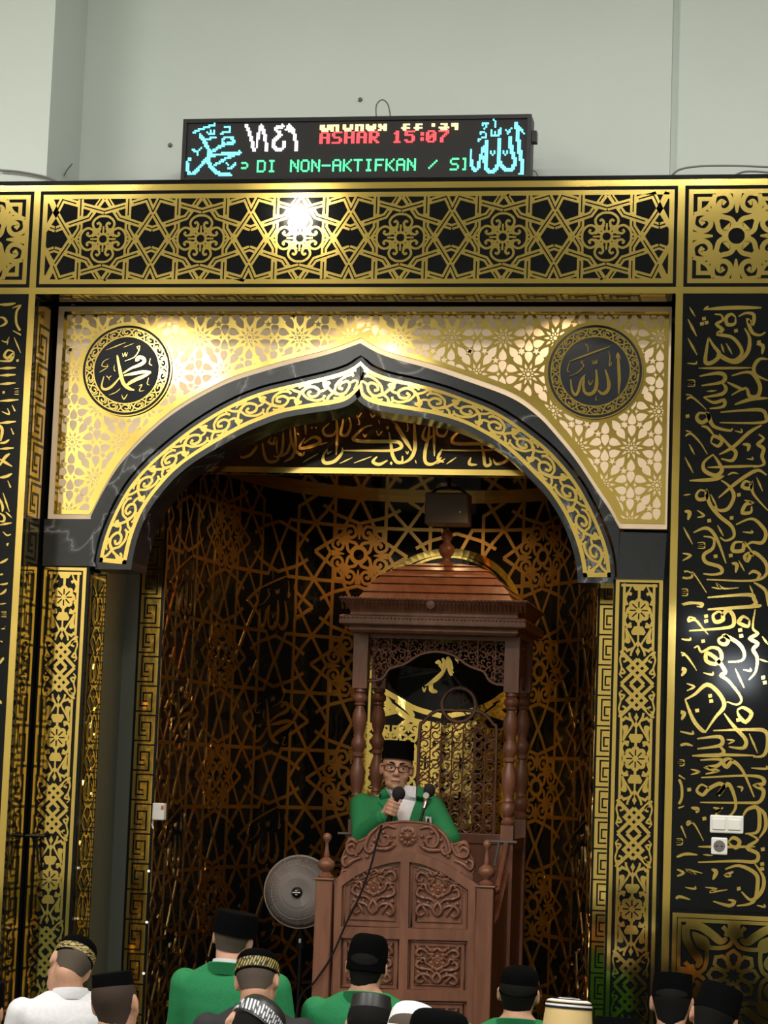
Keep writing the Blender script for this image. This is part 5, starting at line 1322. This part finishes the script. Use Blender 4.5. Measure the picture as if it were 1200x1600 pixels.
# ================================================================ people
from mathutils.bvhtree import BVHTree
def cap(mb, a, b, ra, rb, n=14, k=5):
    """tapered capsule"""
    a, b = Vector(a), Vector(b); t = b-a; l = t.length or 1e-6; t = t/l
    up = Vector((0, 0, 1)) if abs(t.z) < .9 else Vector((0, 1, 0)); x = (up-t*up.dot(t)).normalized(); y = t.cross(x)
    rings = []
    for i in range(k+1):
        an = PI/2*(1-i/k)+.02; rings.append((a-t*ra*math.sin(an), max(.0004, ra*math.cos(an))))
    for i in range(k+1):
        an = PI/2*(i/k)-.02*(i == k); rings.append((b+t*rb*math.sin(an), max(.0004, rb*math.cos(an))))
    mb.loft([[tuple(c+x*(r*math.cos(2*PI*j/n))+y*(r*math.sin(2*PI*j/n))) for j in range(n)] for c, r in rings])
def chain(mb, pts, rs):
    for i in range(len(pts)-1): cap(mb, pts[i], pts[i+1], rs[i], rs[i+1])
def hand(mb, wrist, d, palm_n, curl, s=1.0, thumb=1):
    """palm and five fingers; d forearm direction, palm_n palm normal, curl radians per joint"""
    d = Vector(d).normalized(); nrm = Vector(palm_n); nrm = (nrm-d*nrm.dot(d)).normalized(); side = d.cross(nrm)*thumb
    w = Vector(wrist)
    for k in range(4): cap(mb, w+side*(.028-.019*k)*s*.7, w+d*.085*s+side*(.029-.019*k)*s, .015*s, .012*s)
    for k, ln in enumerate((.072, .08, .074, .058)):
        p = w+d*.088*s+side*(.030-.020*k)*s; dd = d.copy(); r = .0095*s
        for j, f in enumerate((.45, .32, .23)):
            dd = (Matrix.Rotation(curl*(1 if j else .8), 3, d.cross(nrm)) @ dd) if True else dd
            q = p+dd*ln*f*s; cap(mb, p, q, r, r*.9); p = q; r *= .9
    p = w+d*.02*s+side*.032*s; dd = (d*.65+side*.6+nrm*.35).normalized()
    for f in (.045, .034, .026):
        q = p+dd*f*s; cap(mb, p, q, .011*s, .0095*s); p = q; dd = (dd+nrm*.5-side*.35).normalized()
def head_shapes(mb, Mh, nb):
    i0 = len(mb.v)
    mb.ell((0, -.010, .022), (.078, .095, .084), 24, 16); mb.ell((0, .022, -.03), (.067, .074, .092), 22, 14)
    mb.ell((0, .036, -.084), (.055, .054, .037), 18, 10); mb.ell((0, .072, -.101), (.024, .021, .018), 12, 8)
    for s in (1, -1):
        mb.ell((s*.043, .056, -.036), (.024, .026, .026), 12, 8); mb.ell((s*.026, .084, .024), (.030, .012, .009), 12, 8)
        mb.ell((s*.079, -.004, -.008), (.011, .021, .033), 12, 8, Matrix.Rotation(s*.35, 3, 'Z'))
        mb.ell((s*.083, -.014, .008), (.008, .014, .018), 10, 6); mb.ell((s*.011, .102, -.038), (.010, .010, .008), 10, 6)
    cap(mb, (0, .088, .012), (0, .110, -.033), .008, .0125)
    mb.ell((0, .088, -.066), (.024, .010, .0065), 12, 8); mb.ell((0, .086, -.079), (.021, .010, .0075), 12, 8)
    mb.xf(Mh, i0)
    nk = Mh @ Vector((0, -.026, -.05)); cap(mb, nk, nb, .057, .060)
def hair_cap(Mh, low, full=False, r=.004):
    mb = MB(); n, m = 40, 16
    vs = []; fs = []
    for i in range(m+1):
        for k in range(n+1):
            a = PI*1.02+PI*.96*k/n if not full else 2*PI*k/n       # round the back of the head
            a = PI+PI*(k/n)*1.0 if not full else a
            ex = .22
            a = (PI-ex)+(PI+2*ex)*k/n
            back = max(0, -math.sin(a))
            zlow = -.01+(low+.01)*min(1, back*1.6)
            z = zlow+(.10-zlow)*i/m
            zz = (z-.028)/.090
            if zz < -.3: rr = 1/(1+(abs(zz)-.3)*.35)*.955
            else: rr = math.sqrt(max(.02, 1-min(1, abs(zz))**2))
            ro = r*min(1, .15+i/6); vs.append(((.077*rr+ro)*math.cos(a), -.010+(.095*rr+ro)*math.sin(a), z))
    for i in range(m):
        for k in range(n): fs.append((i*(n+1)+k, i*(n+1)+k+1, (i+1)*(n+1)+k+1, (i+1)*(n+1)+k))
    mb.add(vs, fs); mb.xf(Mh); return mb
def peci(Mh, h=.092, rx=.084, ry=.102, zb=.018, taper=.95, dome=.0, band=None):
    """oval cap: side wall, top with a dip; optional embroidered band"""
    out = {}
    n = 40; h = max(h, .113-zb)
    def ring(fx_, z, tilt=0): return [(rx*fx_*math.cos(2*PI*k/n), -.008+ry*fx_*math.sin(2*PI*k/n), z+tilt*math.sin(2*PI*k/n)) for k in range(n)]
    mb = MB()
    if dome: 
        rs = [ring(.9, zb-.004), ring(1, zb)]+[ring((1-(1-taper)*t) if t < .55 else (1-(1-taper)*t)*math.sqrt(max(.003, 1-((t-.55)/.45)**2)), zb+h*(t if t < .55 else .55+.45*math.sin((t-.55)/.45*PI/2))) for t in [.15, .35, .55, .65, .75, .83, .9, .95, .985, 1]]
    else:
        rs = [ring(.95, zb), ring(1, zb), ring((1+taper)/2, zb+h*.5), ring(taper, zb+h*.97), ring(taper*.985, zb+h), ring(taper*.93, zb+h*1.005), ring(taper*.6, zb+h*.975), ring(taper*.05, zb+h*.96)]
    mb.loft(rs); mb.xf(Mh); out['cap'] = mb
    if band:
        b = MB(); z0, z1 = zb+.006, zb+h*band
        b.loft([ring(.99, z0), ring(1.018, z0+.002), ring(1.016-(1-taper)*band, z1), ring(.985-(1-taper)*band, z1+.001)], cap=False); b.xf(Mh); out['band'] = b
    return out
def torso_rings(zc, grow, top, widen=1.0):
    base = [(.02, .19, .15, 0), (.12, .185, .145, 0), (.26, .172, .128, .005), (.38, .18, .126, 0), (.47, .192, .124, -.008), (.53, .196, .114, -.014), (.575, .172, .096, -.018), (.605, .125, .078, -.022), (.632, .080, .066, -.026), (.655, .062, .060, -.03)]
    n = 28; rings = []
    for z, rx, ry, oy in base:
        if z > top: break
        rings.append([((rx*widen+grow)*math.cos(2*PI*k/n), oy+(ry+grow)*math.sin(2*PI*k/n), zc(z)) for k in range(n)])
    return rings
def seated(name, label, hx, hy, D, cap_kw, pitch=0, roll=0, yaw=0, top='darkcloth', hair='hair', hat_mt='velvet', band_mt=None, skin='skin', collar=True, jacket=False, low=-.055, lapel=True, group=None, hatname='peci_cap', shoulders=1.0, white_collar=False):
    Y = CAM.y+D
    q = P(hx, hy, Y)
    th = Matrix.Rotation(math.radians(roll), 3, 'Y') @ Matrix.Rotation(math.radians(pitch), 3, 'X')
    yawm = Matrix.Rotation(math.radians(yaw), 3, 'Z')
    off = yawm @ (th @ Vector((0, 0, cap_kw.get('zb', .018)+max(cap_kw.get('h', .09), .113-cap_kw.get('zb', .018))/2)))
    hc = Vector((q[0], Y, q[1]))-off                     # head centre in the room
    H = hc.z+.118
    neck = th @ Vector((0, -.02, -.1))-Vector((0, -.02, -.1))
    base = Vector((hc.x, hc.y, 0))
    r = root(name, label, 'person', group, base); r.rotation_euler.z = math.radians(yaw)
    Mh = Matrix.Translation((0, 0, hc.z)) @ th.to_4x4()
    k = (H-.30)/.55
    zc = lambda z: z*k if z < .55 else z+(H-.88)+.03
    # body: head, neck, torso, arms, hands, crossed legs in one surface
    b = MB(); head_shapes(b, Mh, (0, -.035, zc(.60)))
    b.loft(torso_rings(zc, -.012, .7, shoulders))
    sh = .185*shoulders
    for s in (1, -1):
        A = [(s*sh, -.015, zc(.54)), (s*(sh+.04), .04, zc(.31)), (s*.13, .22, zc(.2))]
        chain(b, A, [.052, .042, .03]); hand(b, A[2], (-s*.5, .8, -.15), (0, .1, -1), .25, 1, -s)
        chain(b, [(s*.10, .02, .11), (s*.17, .25, .12), (s*.13, -.02, .055)], [.085, .065, .045]); cap(b, (s*.13, -.02, .05), (s*.11, -.12, .045), .036, .028)
    put('body', fuse(b, .008, 3), skin, r, True)
    # clothing
    j = MB(); j.loft(torso_rings(zc, .012, .636, shoulders))
    for s in (1, -1):
        A = [(s*(sh+.004), -.015, zc(.543)), (s*(sh+.045), .04, zc(.31)), (s*.145, .205, zc(.205))]
        chain(j, A, [.063, .056, .046])
    put('jacket' if jacket else 'shirt', fuse(j, .010, 5), top, r, True)
    tr = MB()
    for s in (1, -1): chain(tr, [(s*.10, .02, .12), (s*.175, .255, .125), (s*.135, .0, .07)], [.10, .08, .06])
    tr.ell((0, 0, .1), (.2, .16, .1))
    put('trousers', fuse(tr, .012, 4), 'darkcloth', r, True)
    def collar_ring(rx, ry, z0, z1, tk, mt, nm, oy=-.032, lean=.018):
        c = MB(); n = 36
        c.loft([[((rx+o)*math.cos(2*PI*i/n), oy+(ry+o)*math.sin(2*PI*i/n)-lean*(z-z0)/.05, zc(z)+.016*math.sin(2*PI*i/n+PI)*.9) for i in range(n)] for z, o in ((z0, .012), (z1, .0), (z1+.003, .002+tk*.5), (z1, tk), (z0, .012+tk))], cap=False)
        c.build(nm, mt, r, smooth=True, local=True)
    if jacket:
        if white_collar: collar_ring(.062, .061, .600, .642, .006, 'white', 'shirt_collar')
        collar_ring(.072, .070, .580, .630, .012, top, 'jacket_collar', lean=.03)
    elif collar:
        collar_ring(.063, .062, .595, .640, .009, top, 'shirt_collar')
    if hair: hair_cap(Mh, low).build('hair', hair, r, smooth=True, local=True)
    c = peci(Mh, **cap_kw)
    hat = c['cap'].build(hatname, hat_mt, r, smooth=48, local=True)
    if band_mt: c['band'].build('embroidered_band', band_mt, hat, smooth=True, local=True)
    return r, Mh, zc, hat
seated('person', 'man in white shirt and tilted black cap with gold scroll band, at far left', 119, 1488, 9.2, dict(h=.088, rx=.086, ry=.1, taper=.93, dome=.01, band=.42), -28, 27, 25, 'white', 'hairg', band_mt='bandgold')
seated('person', 'man in plain black flat cap, right of the white shirted man at far left', 178, 1540, 8.2, dict(h=.085, rx=.079, ry=.096, taper=.90), 0, -9, -4, 'white', 'hairb', low=-.085)
seated('person', 'man in green jacket with white collar seen from behind, left of the fan', 370, 1443, 9.5, dict(h=.085, rx=.094, ry=.108, taper=.95), -2, 9, -6, 'green', 'hairg', jacket=True, skin='skin2', low=-.05, white_collar=True, shoulders=1.08)
seated('person', 'man in black cap with gold maze patterned band, in front of the green jacketed man', 403, 1508, 8.9, dict(h=.09, rx=.086, ry=.104, taper=.93, dome=.01, band=.5), -24, -6, 0, 'darkcloth', 'hairg', band_mt='bandmaze')
seated('person', 'man whose tilted dark cap shows a silver patterned band, at the bottom edge', 408, 1590, 7.6, dict(h=.085, rx=.09, ry=.106, taper=.93, dome=.01, band=.55), -26, 36, 10, 'white', 'hair', hat_mt='satin', band_mt='bandsilver')
seated('person', 'man in green jacket and tall rounded black hat, directly in front of the pulpit', 576, 1488, 9.6, dict(h=.155, rx=.086, ry=.1, zb=-.015, taper=.93, dome=.02), -6, 4, 0, 'green', 'hair', jacket=True, low=-.10, hatname='tall_hat', shoulders=1.1)
seated('person', 'man in shiny flat topped black cap, in front of the tall hatted man', 580, 1578, 8.2, dict(h=.085, rx=.082, ry=.1, taper=.84), -14, 0, 0, 'darkcloth', 'hair', hat_mt='satin')
r8, M8, z8, h8 = seated('person', 'man in white rimmed skullcap at the bottom edge, right of the shiny black cap', 647, 1594, 7.5, dict(h=.055, rx=.083, ry=.1, taper=.9, dome=.02), -22, 6, 0, 'white', 'hairg', hat_mt='white', hatname='skullcap')
ins = MB(); ins.ell((.004, -.03, .083), (.052, .062, .020), 24, 10); ins.xf(M8); ins.build('cap_lining', 'skin_shine' if 'skin_shine' in M else 'skin2', h8, smooth=True, local=True)
seated('person', 'man in rounded black fur hat at the bottom edge, below the right pulpit panels', 687, 1602, 6.9, dict(h=.085, rx=.092, ry=.11, taper=.93, dome=.02), -6, 5, 0, 'darkcloth', 'hair', hatname='fur_hat')
seated('person', 'man in green jacket and soft black cap seen from behind, right of the pulpit', 812, 1530, 9.6, dict(h=.085, rx=.083, ry=.1, taper=.9, dome=.02, zb=.01), 8, 3, 0, 'green', 'hair', jacket=True, low=-.085, shoulders=1.12)
r11, M11, z11, h11 = seated('person', 'man in straw coloured cap with black and white rings round its top', 888, 1586, 8.6, dict(h=.10, rx=.093, ry=.105, zb=0.015, taper=.9), -5, 2, 0, 'darkcloth', 'hair', hat_mt='straw', hatname='straw_cap')
for k, (f, z, mt) in enumerate([(.935, .092, 'black'), (.92, .1, 'white'), (.905, .107, 'black'), (.84, .118, 'white'), (.6, .122, 'black'), (.5, .124, 'white'), (.3, .128, 'black')]):
    mb = MB(); n = 40
    def rg(ff, zz): return [(.093*ff*math.cos(2*PI*i/n), -.008+.105*ff*math.sin(2*PI*i/n), zz) for i in range(n)]
    if k < 3: mb.loft([rg(f+.004, z-.004), rg(f+.02, z-.003), rg(f+.012, z+.004), rg(f-.002, z+.004)], cap=False)
    else: mb.loft([rg(f+.05, z-.006), rg(f, z), rg(f-.12, z+.003), rg(max(.02, f-.28), z+.002)])
    mb.xf(M11); mb.build('cap_ring', mt, h11, smooth=True, local=True)
seated('person', 'man in navy shirt and upright black cap, below the rosette panel at right', 1051, 1541, 9.5, dict(h=.098, rx=.083, ry=.1, taper=.95), -9, 1, 0, 'navy', 'hair', low=-.10)
seated('person', 'man in tilted black cap, nearest the right edge of the photo', 1124, 1564, 8.7, dict(h=.10, rx=.085, ry=.102, taper=.93), -16, 15, -5, 'darkcloth', 'hair', hat_mt='velvet', low=-.09)
seated('person', 'man in dark cap just showing at the left edge of the photo', -26, 1552, 8.4, dict(h=.09, rx=.085, ry=.1, taper=.93), 0, 4, 0, 'darkcloth', 'hair')
seated('person', 'man whose black cap top just rises above the bottom edge, left of navy man', 965, 1612, 7.9, dict(h=.09, rx=.085, ry=.1, taper=.9), -6, 0, 0, 'darkcloth', 'hair')

# ---------------------------------------------------------------- the speaker
SY = 1.56
hq = P(620, 1201, SY)
BZ = .82
sp_ = root('person', 'speaker in green jacket, glasses and black cap holding a microphone in the pulpit', 'person', None, (hq[0], SY+.05, BZ))
sp_.rotation_euler.z = PI
HC = hq[1]-BZ
hyaw = Matrix.Diagonal((1.07, 1, 1, 1)) @ Matrix.Rotation(math.radians(9), 4, 'Z') @ Matrix.Rotation(math.radians(2), 4, 'X') @ Matrix.Rotation(math.radians(-3), 4, 'Y')
MhS = Matrix.Translation((0, .05, HC)) @ hyaw
HS = HC+.118; kS = (HS-.33)/.55
zs = lambda z: z*kS if z < .55 else z+(HS-.88)
def loc(px, py, Yw):
    q = P(px, py, Yw); return Vector((-(q[0]-hq[0]), -(Yw-(SY+.05)), q[1]-BZ))
wristR = loc(601, 1274, 1.34); elbR = loc(566, 1306, 1.50); shR = Vector((.20, -.01, zs(.545)))
micT = loc(623, 1240, 1.335); micB = loc(607, 1288, 1.325)
b = MB(); head_shapes(b, MhS, (0, -.01, zs(.60)))
b.loft(torso_rings(zs, -.012, .7, 1.12))
chain(b, [shR, elbR, wristR], [.052, .042, .028])
shL = Vector((-.20, -.01, zs(.545))); elbL = loc(704, 1312, 1.50); wrL = loc(668, 1330, 1.32)
chain(b, [shL, elbL, wrL], [.052, .042, .028]); hand(b, wrL, (.7, .4, -.1), (0, 0, -1), .3, 1, 1)
for s in (1, -1): chain(b, [(s*.10, .04, .08), (s*.13, .40, .06), (s*.12, .42, -.30)], [.085, .065, .05]); cap(b, (s*.12, .42, -.30), (s*.13, .52, -.31), .042, .032)
# right hand wrapped round the microphone: palm behind, fingers across the front
ax = (micT-micB).normalized(); hc_ = micB+(micT-micB)*.52
tocam = Vector((0, 1, 0)); tocam = (tocam-ax*tocam.dot(ax)).normalized(); side = ax.cross(tocam)   # side -> photo left / right
if side.x < 0: side = -side
pal = hc_+side*.030-tocam*.004
for k in range(4):
    cap(b, wristR, pal+ax*(.030-.020*k), .026, .018)
for k, ln in enumerate((1.0, 1.06, 1.0, .85)):
    o = ax*(.033-.0215*k)
    p = [pal+o+side*.006+tocam*.006, hc_+o+side*.028+tocam*.030*ln, hc_+o+tocam*.040+side*.002-ax*.002, hc_+o-side*.024*ln+tocam*.026-ax*.003]
    for i in range(3): cap(b, p[i], p[i+1], .0112-.0008*i, .0104-.0008*i)
p = [pal+ax*.035, hc_+ax*.052+side*.016-tocam*.004, hc_+ax*.06-side*.010+tocam*.006, hc_+ax*.05-side*.026+tocam*.012]
for i in range(3): cap(b, p[i], p[i+1], .0125-.001*i, .0115-.001*i)
put('body', fuse(b, .0052, 2, .4), 'skin', sp_, True)
# jacket
j = MB(); j.loft(torso_rings(zs, .012, .612, 1.12))
we = wristR+(elbR-wristR)*.12
chain(j, [shR+Vector((0, 0, .006)), elbR, we], [.069, .06, .046]); chain(j, [shL+Vector((0, 0, .006)), elbL, wrL], [.069, .06, .046])
jm = fuse(j, .008, 5); jk = put('jacket', jm, 'green', sp_, True)
bv = BVHTree.FromPolygons([v.co.copy() for v in jm.vertices], [tuple(p.vertices) for p in jm.polygons])
def surf(x, z, off):
    h = bv.ray_cast(Vector((x, 1.0, z)), Vector((0, -1, 0)))
    y = h[0].y if h[0] else .09
    return (x, y+off, z)
def drape(name, mt, left, right, off, th=.006, n=16):
    """cloth panel lying on the jacket between two edges given as (x, z) points"""
    L_ = resample(left, n); R_ = resample(right, n); mb = MB(); m = 6; vs = []; vb = []
    for i in range(n+1):
        for k in range(m+1):
            t = k/m; x = L_[i][0]+(R_[i][0]-L_[i][0])*t; z = L_[i][1]+(R_[i][1]-L_[i][1])*t
            vs.append(surf(x, z, off)); vb.append(surf(x, z, off-th))
    N_ = len(vs); w = m+1; fs = []
    for i in range(n):
        for k in range(m): fs += [(i*w+k, i*w+k+1, (i+1)*w+k+1, (i+1)*w+k)]
    ed = [(i*w, (i+1)*w) for i in range(n)]+[((i+1)*w+m, i*w+m) for i in range(n)]+[(k+1, k) for k in range(m)]+[(n*w+k, n*w+k+1) for k in range(m)]
    fs += [(a, b_, b_+N_, a+N_) for a, b_ in ed]
    mb.add(vs+vb, fs); return mb.build(name, mt, sp_, smooth=True, local=True)
lx = lambda px, py: (loc(px, py, 1.42).x, loc(px, py, 1.42).z)
drape('shirt_front', 'white', [lx(600, 1222), lx(608, 1246), lx(622, 1290), lx(626, 1320)], [lx(646, 1229), lx(645, 1250), lx(634, 1290), lx(628, 1320)], .006)
drape('lapel', 'green', [lx(591, 1236), lx(584, 1250), lx(596, 1262), lx(620, 1318)], [lx(598, 1230), lx(607, 1250), lx(620, 1282), lx(627, 1318)], .015)
drape('lapel', 'green', [lx(650, 1226), lx(645, 1250), lx(636, 1284), lx(629, 1318)], [lx(658, 1234), lx(668, 1250), lx(658, 1264), lx(636, 1318)], .015)
bdg = drape('badge', 'white', [lx(660, 1276), lx(661, 1290)], [lx(670, 1277), lx(671, 1290)], .012, .003, 3)
MB().box(lx(668, 1280)[0], lx(663, 1280)[0], surf(*lx(665, 1282), .012)[1], surf(*lx(665, 1282), .016)[1], lx(665, 1287)[1], lx(665, 1279)[1]).build('badge_mark', 'black', bdg, local=True)
def ringc(rx, ry, z0, z1, tk, mt, nm, gap=.35):
    c = MB(); n = 40
    rows = []
    for z, o in ((z0, .012), (z1, .0), (z1+.003, tk*.5), (z1, tk), (z0, .014+tk)):
        rows.append([((rx+o)*math.cos(PI/2+gap+(2*PI-2*gap)*i/n), .012+(ry+o)*math.sin(PI/2+gap+(2*PI-2*gap)*i/n)-.01, zs(z)-.018*math.sin(PI/2+gap+(2*PI-2*gap)*i/n)) for i in range(n+1)])
    vs = [p for r_ in rows for p in r_]; w = n+1
    c.add(vs, [(i*w+k, i*w+k+1, (i+1)*w+k+1, (i+1)*w+k) for i in range(4) for k in range(n)])
    return c.build(nm, mt, sp_, smooth=True, local=True)
ringc(.062, .064, .60, .655, .006, 'white', 'shirt_collar', .22); ringc(.074, .072, .575, .62, .012, 'green', 'jacket_collar', 1.25)
tr = MB()
for s in (1, -1): chain(tr, [(s*.10, .03, .09), (s*.13, .41, .07), (s*.12, .42, -.27)], [.10, .08, .065])
put('trousers', fuse(tr, .012, 3), 'darkcloth', sp_, True)
hair_cap(MhS, -.06).build('hair', 'hair', sp_, smooth=True, local=True)
c = peci(MhS, h=.100, rx=.085, ry=.106, zb=.052, taper=.93); c['cap'].build('peci_cap', 'velvet', sp_, smooth=48, local=True)
fx_ = MB(); ey = MB(); ir = MB(); bw_ = MB(); lp = MB()
for s in (1, -1):
    i0 = len(ey.v); ey.ell((s*.031, .082, -.003), (.0125, .008, .0045), 14, 8); ey.xf(MhS, i0)
    i0 = len(ir.v); ir.ell((s*.031-.002, .0895, -.001), (.0058, .003, .0045), 12, 6); ir.xf(MhS, i0)
    i0 = len(bw_.v); bw_.tube(cr([(s*.012, .098, .020), (s*.030, .096, .028), (s*.052, .080, .020)], 5), [.003, .0038, .004, .0044, .0046, .0046, .0044, .004, .0036, .003, .0022], 6); bw_.xf(MhS, i0)
    i0 = len(fx_.v); fx_.tube([(s*.0345+(.0275*math.copysign(abs(math.cos(a))**.6, math.cos(a))), .105-.014*((math.cos(a)*s+1)/2), -.003+.0175*math.copysign(abs(math.sin(a))**.6, math.sin(a))) for a in [2*PI*i/28 for i in range(28)]], .0030, 6, closed=True)
    fx_.tube([(s*.0595, .092, .006), (s*.080, .075, .008), (s*.083, .0, .006)], .0026, 6); fx_.xf(MhS, i0)
i0 = len(fx_.v); fx_.tube([(-.008, .108, .003), (0, .112, .005), (.008, .108, .003)], .0026, 6); fx_.xf(MhS, i0)
lp.tube(cr([(-.024, .092, -.072), (-.008, .1, -.070), (.008, .1, -.070), (.024, .092, -.072)], 4), .0036, 6); lp.xf(MhS)
ey.build('eyes', 'eye', sp_, smooth=True, local=True); ir.build('irises', 'black', sp_, smooth=True, local=True)
bw_.build('eyebrows', 'hair', sp_, smooth=True, local=True); lp.build('mouth_line', 'lip', sp_, smooth=True, local=True)
gls = tag(fx_.build('glasses', 'brownframe' if 'brownframe' in M else 'black', sp_, smooth=True, local=True), '', '')
del gls['label']; del gls['category']
# microphones
def wl(v): return Vector((hq[0]-v.x, SY+.05-v.y, v.z+BZ))
a, b_ = wl(micB), wl(micT)
mic = root('microphone', 'handheld microphone with black foam windscreen held at the speaker\'s chin', 'microphone', None, tuple(a))
mb = MB(); mb.tube([a, a+(b_-a)*.75, b_], [.011, .013, .02], 12); mb.build('handle', 'black', mic, smooth=45)
MB().ell(b_, (.037, .037, .040), 20, 14).build('windscreen', 'foam', mic, smooth=True)
q1 = Vector((P(655, 1296, 1.12)[0], 1.12, P(655, 1296, 1.12)[1])); q2 = Vector((P(660, 1272, 1.15)[0], 1.15, P(660, 1272, 1.15)[1])); q3 = Vector((P(668, 1244, 1.20)[0], 1.20, P(668, 1244, 1.20)[1])); q4 = Vector((P(671, 1235, 1.24)[0], 1.24, P(671, 1235, 1.24)[1]))
m2 = root('microphone', 'gooseneck microphone with silver clip rising from the pulpit top', 'microphone', None, tuple(q1-Vector((0, 0, .16))))
MB().tube(cr([q1-Vector((0, 0, .16)), q1, q2, q3], 6), .0075, 8).build('gooseneck', 'black', m2, smooth=True)
MB().tube([q2+(q3-q2)*.3, q3], [.012, .014], 10).build('clip', 'chrome', m2, smooth=True)
MB().lathe([(.016, -.02), (.02, -.005), (.018, .01), (.001, .012)], tuple(q3+Vector((0, -.03, .004))), 16, 'y').build('clip_ring', 'chrome', m2, smooth=True)
MB().ell(q4, (.033, .035, .037), 20, 14).build('windscreen', 'foam', m2, smooth=True)
MB().tube([q1-Vector((0, 0, .16)), q1-Vector((0, 0, .3))], .012, 8).build('stem', 'black', m2)
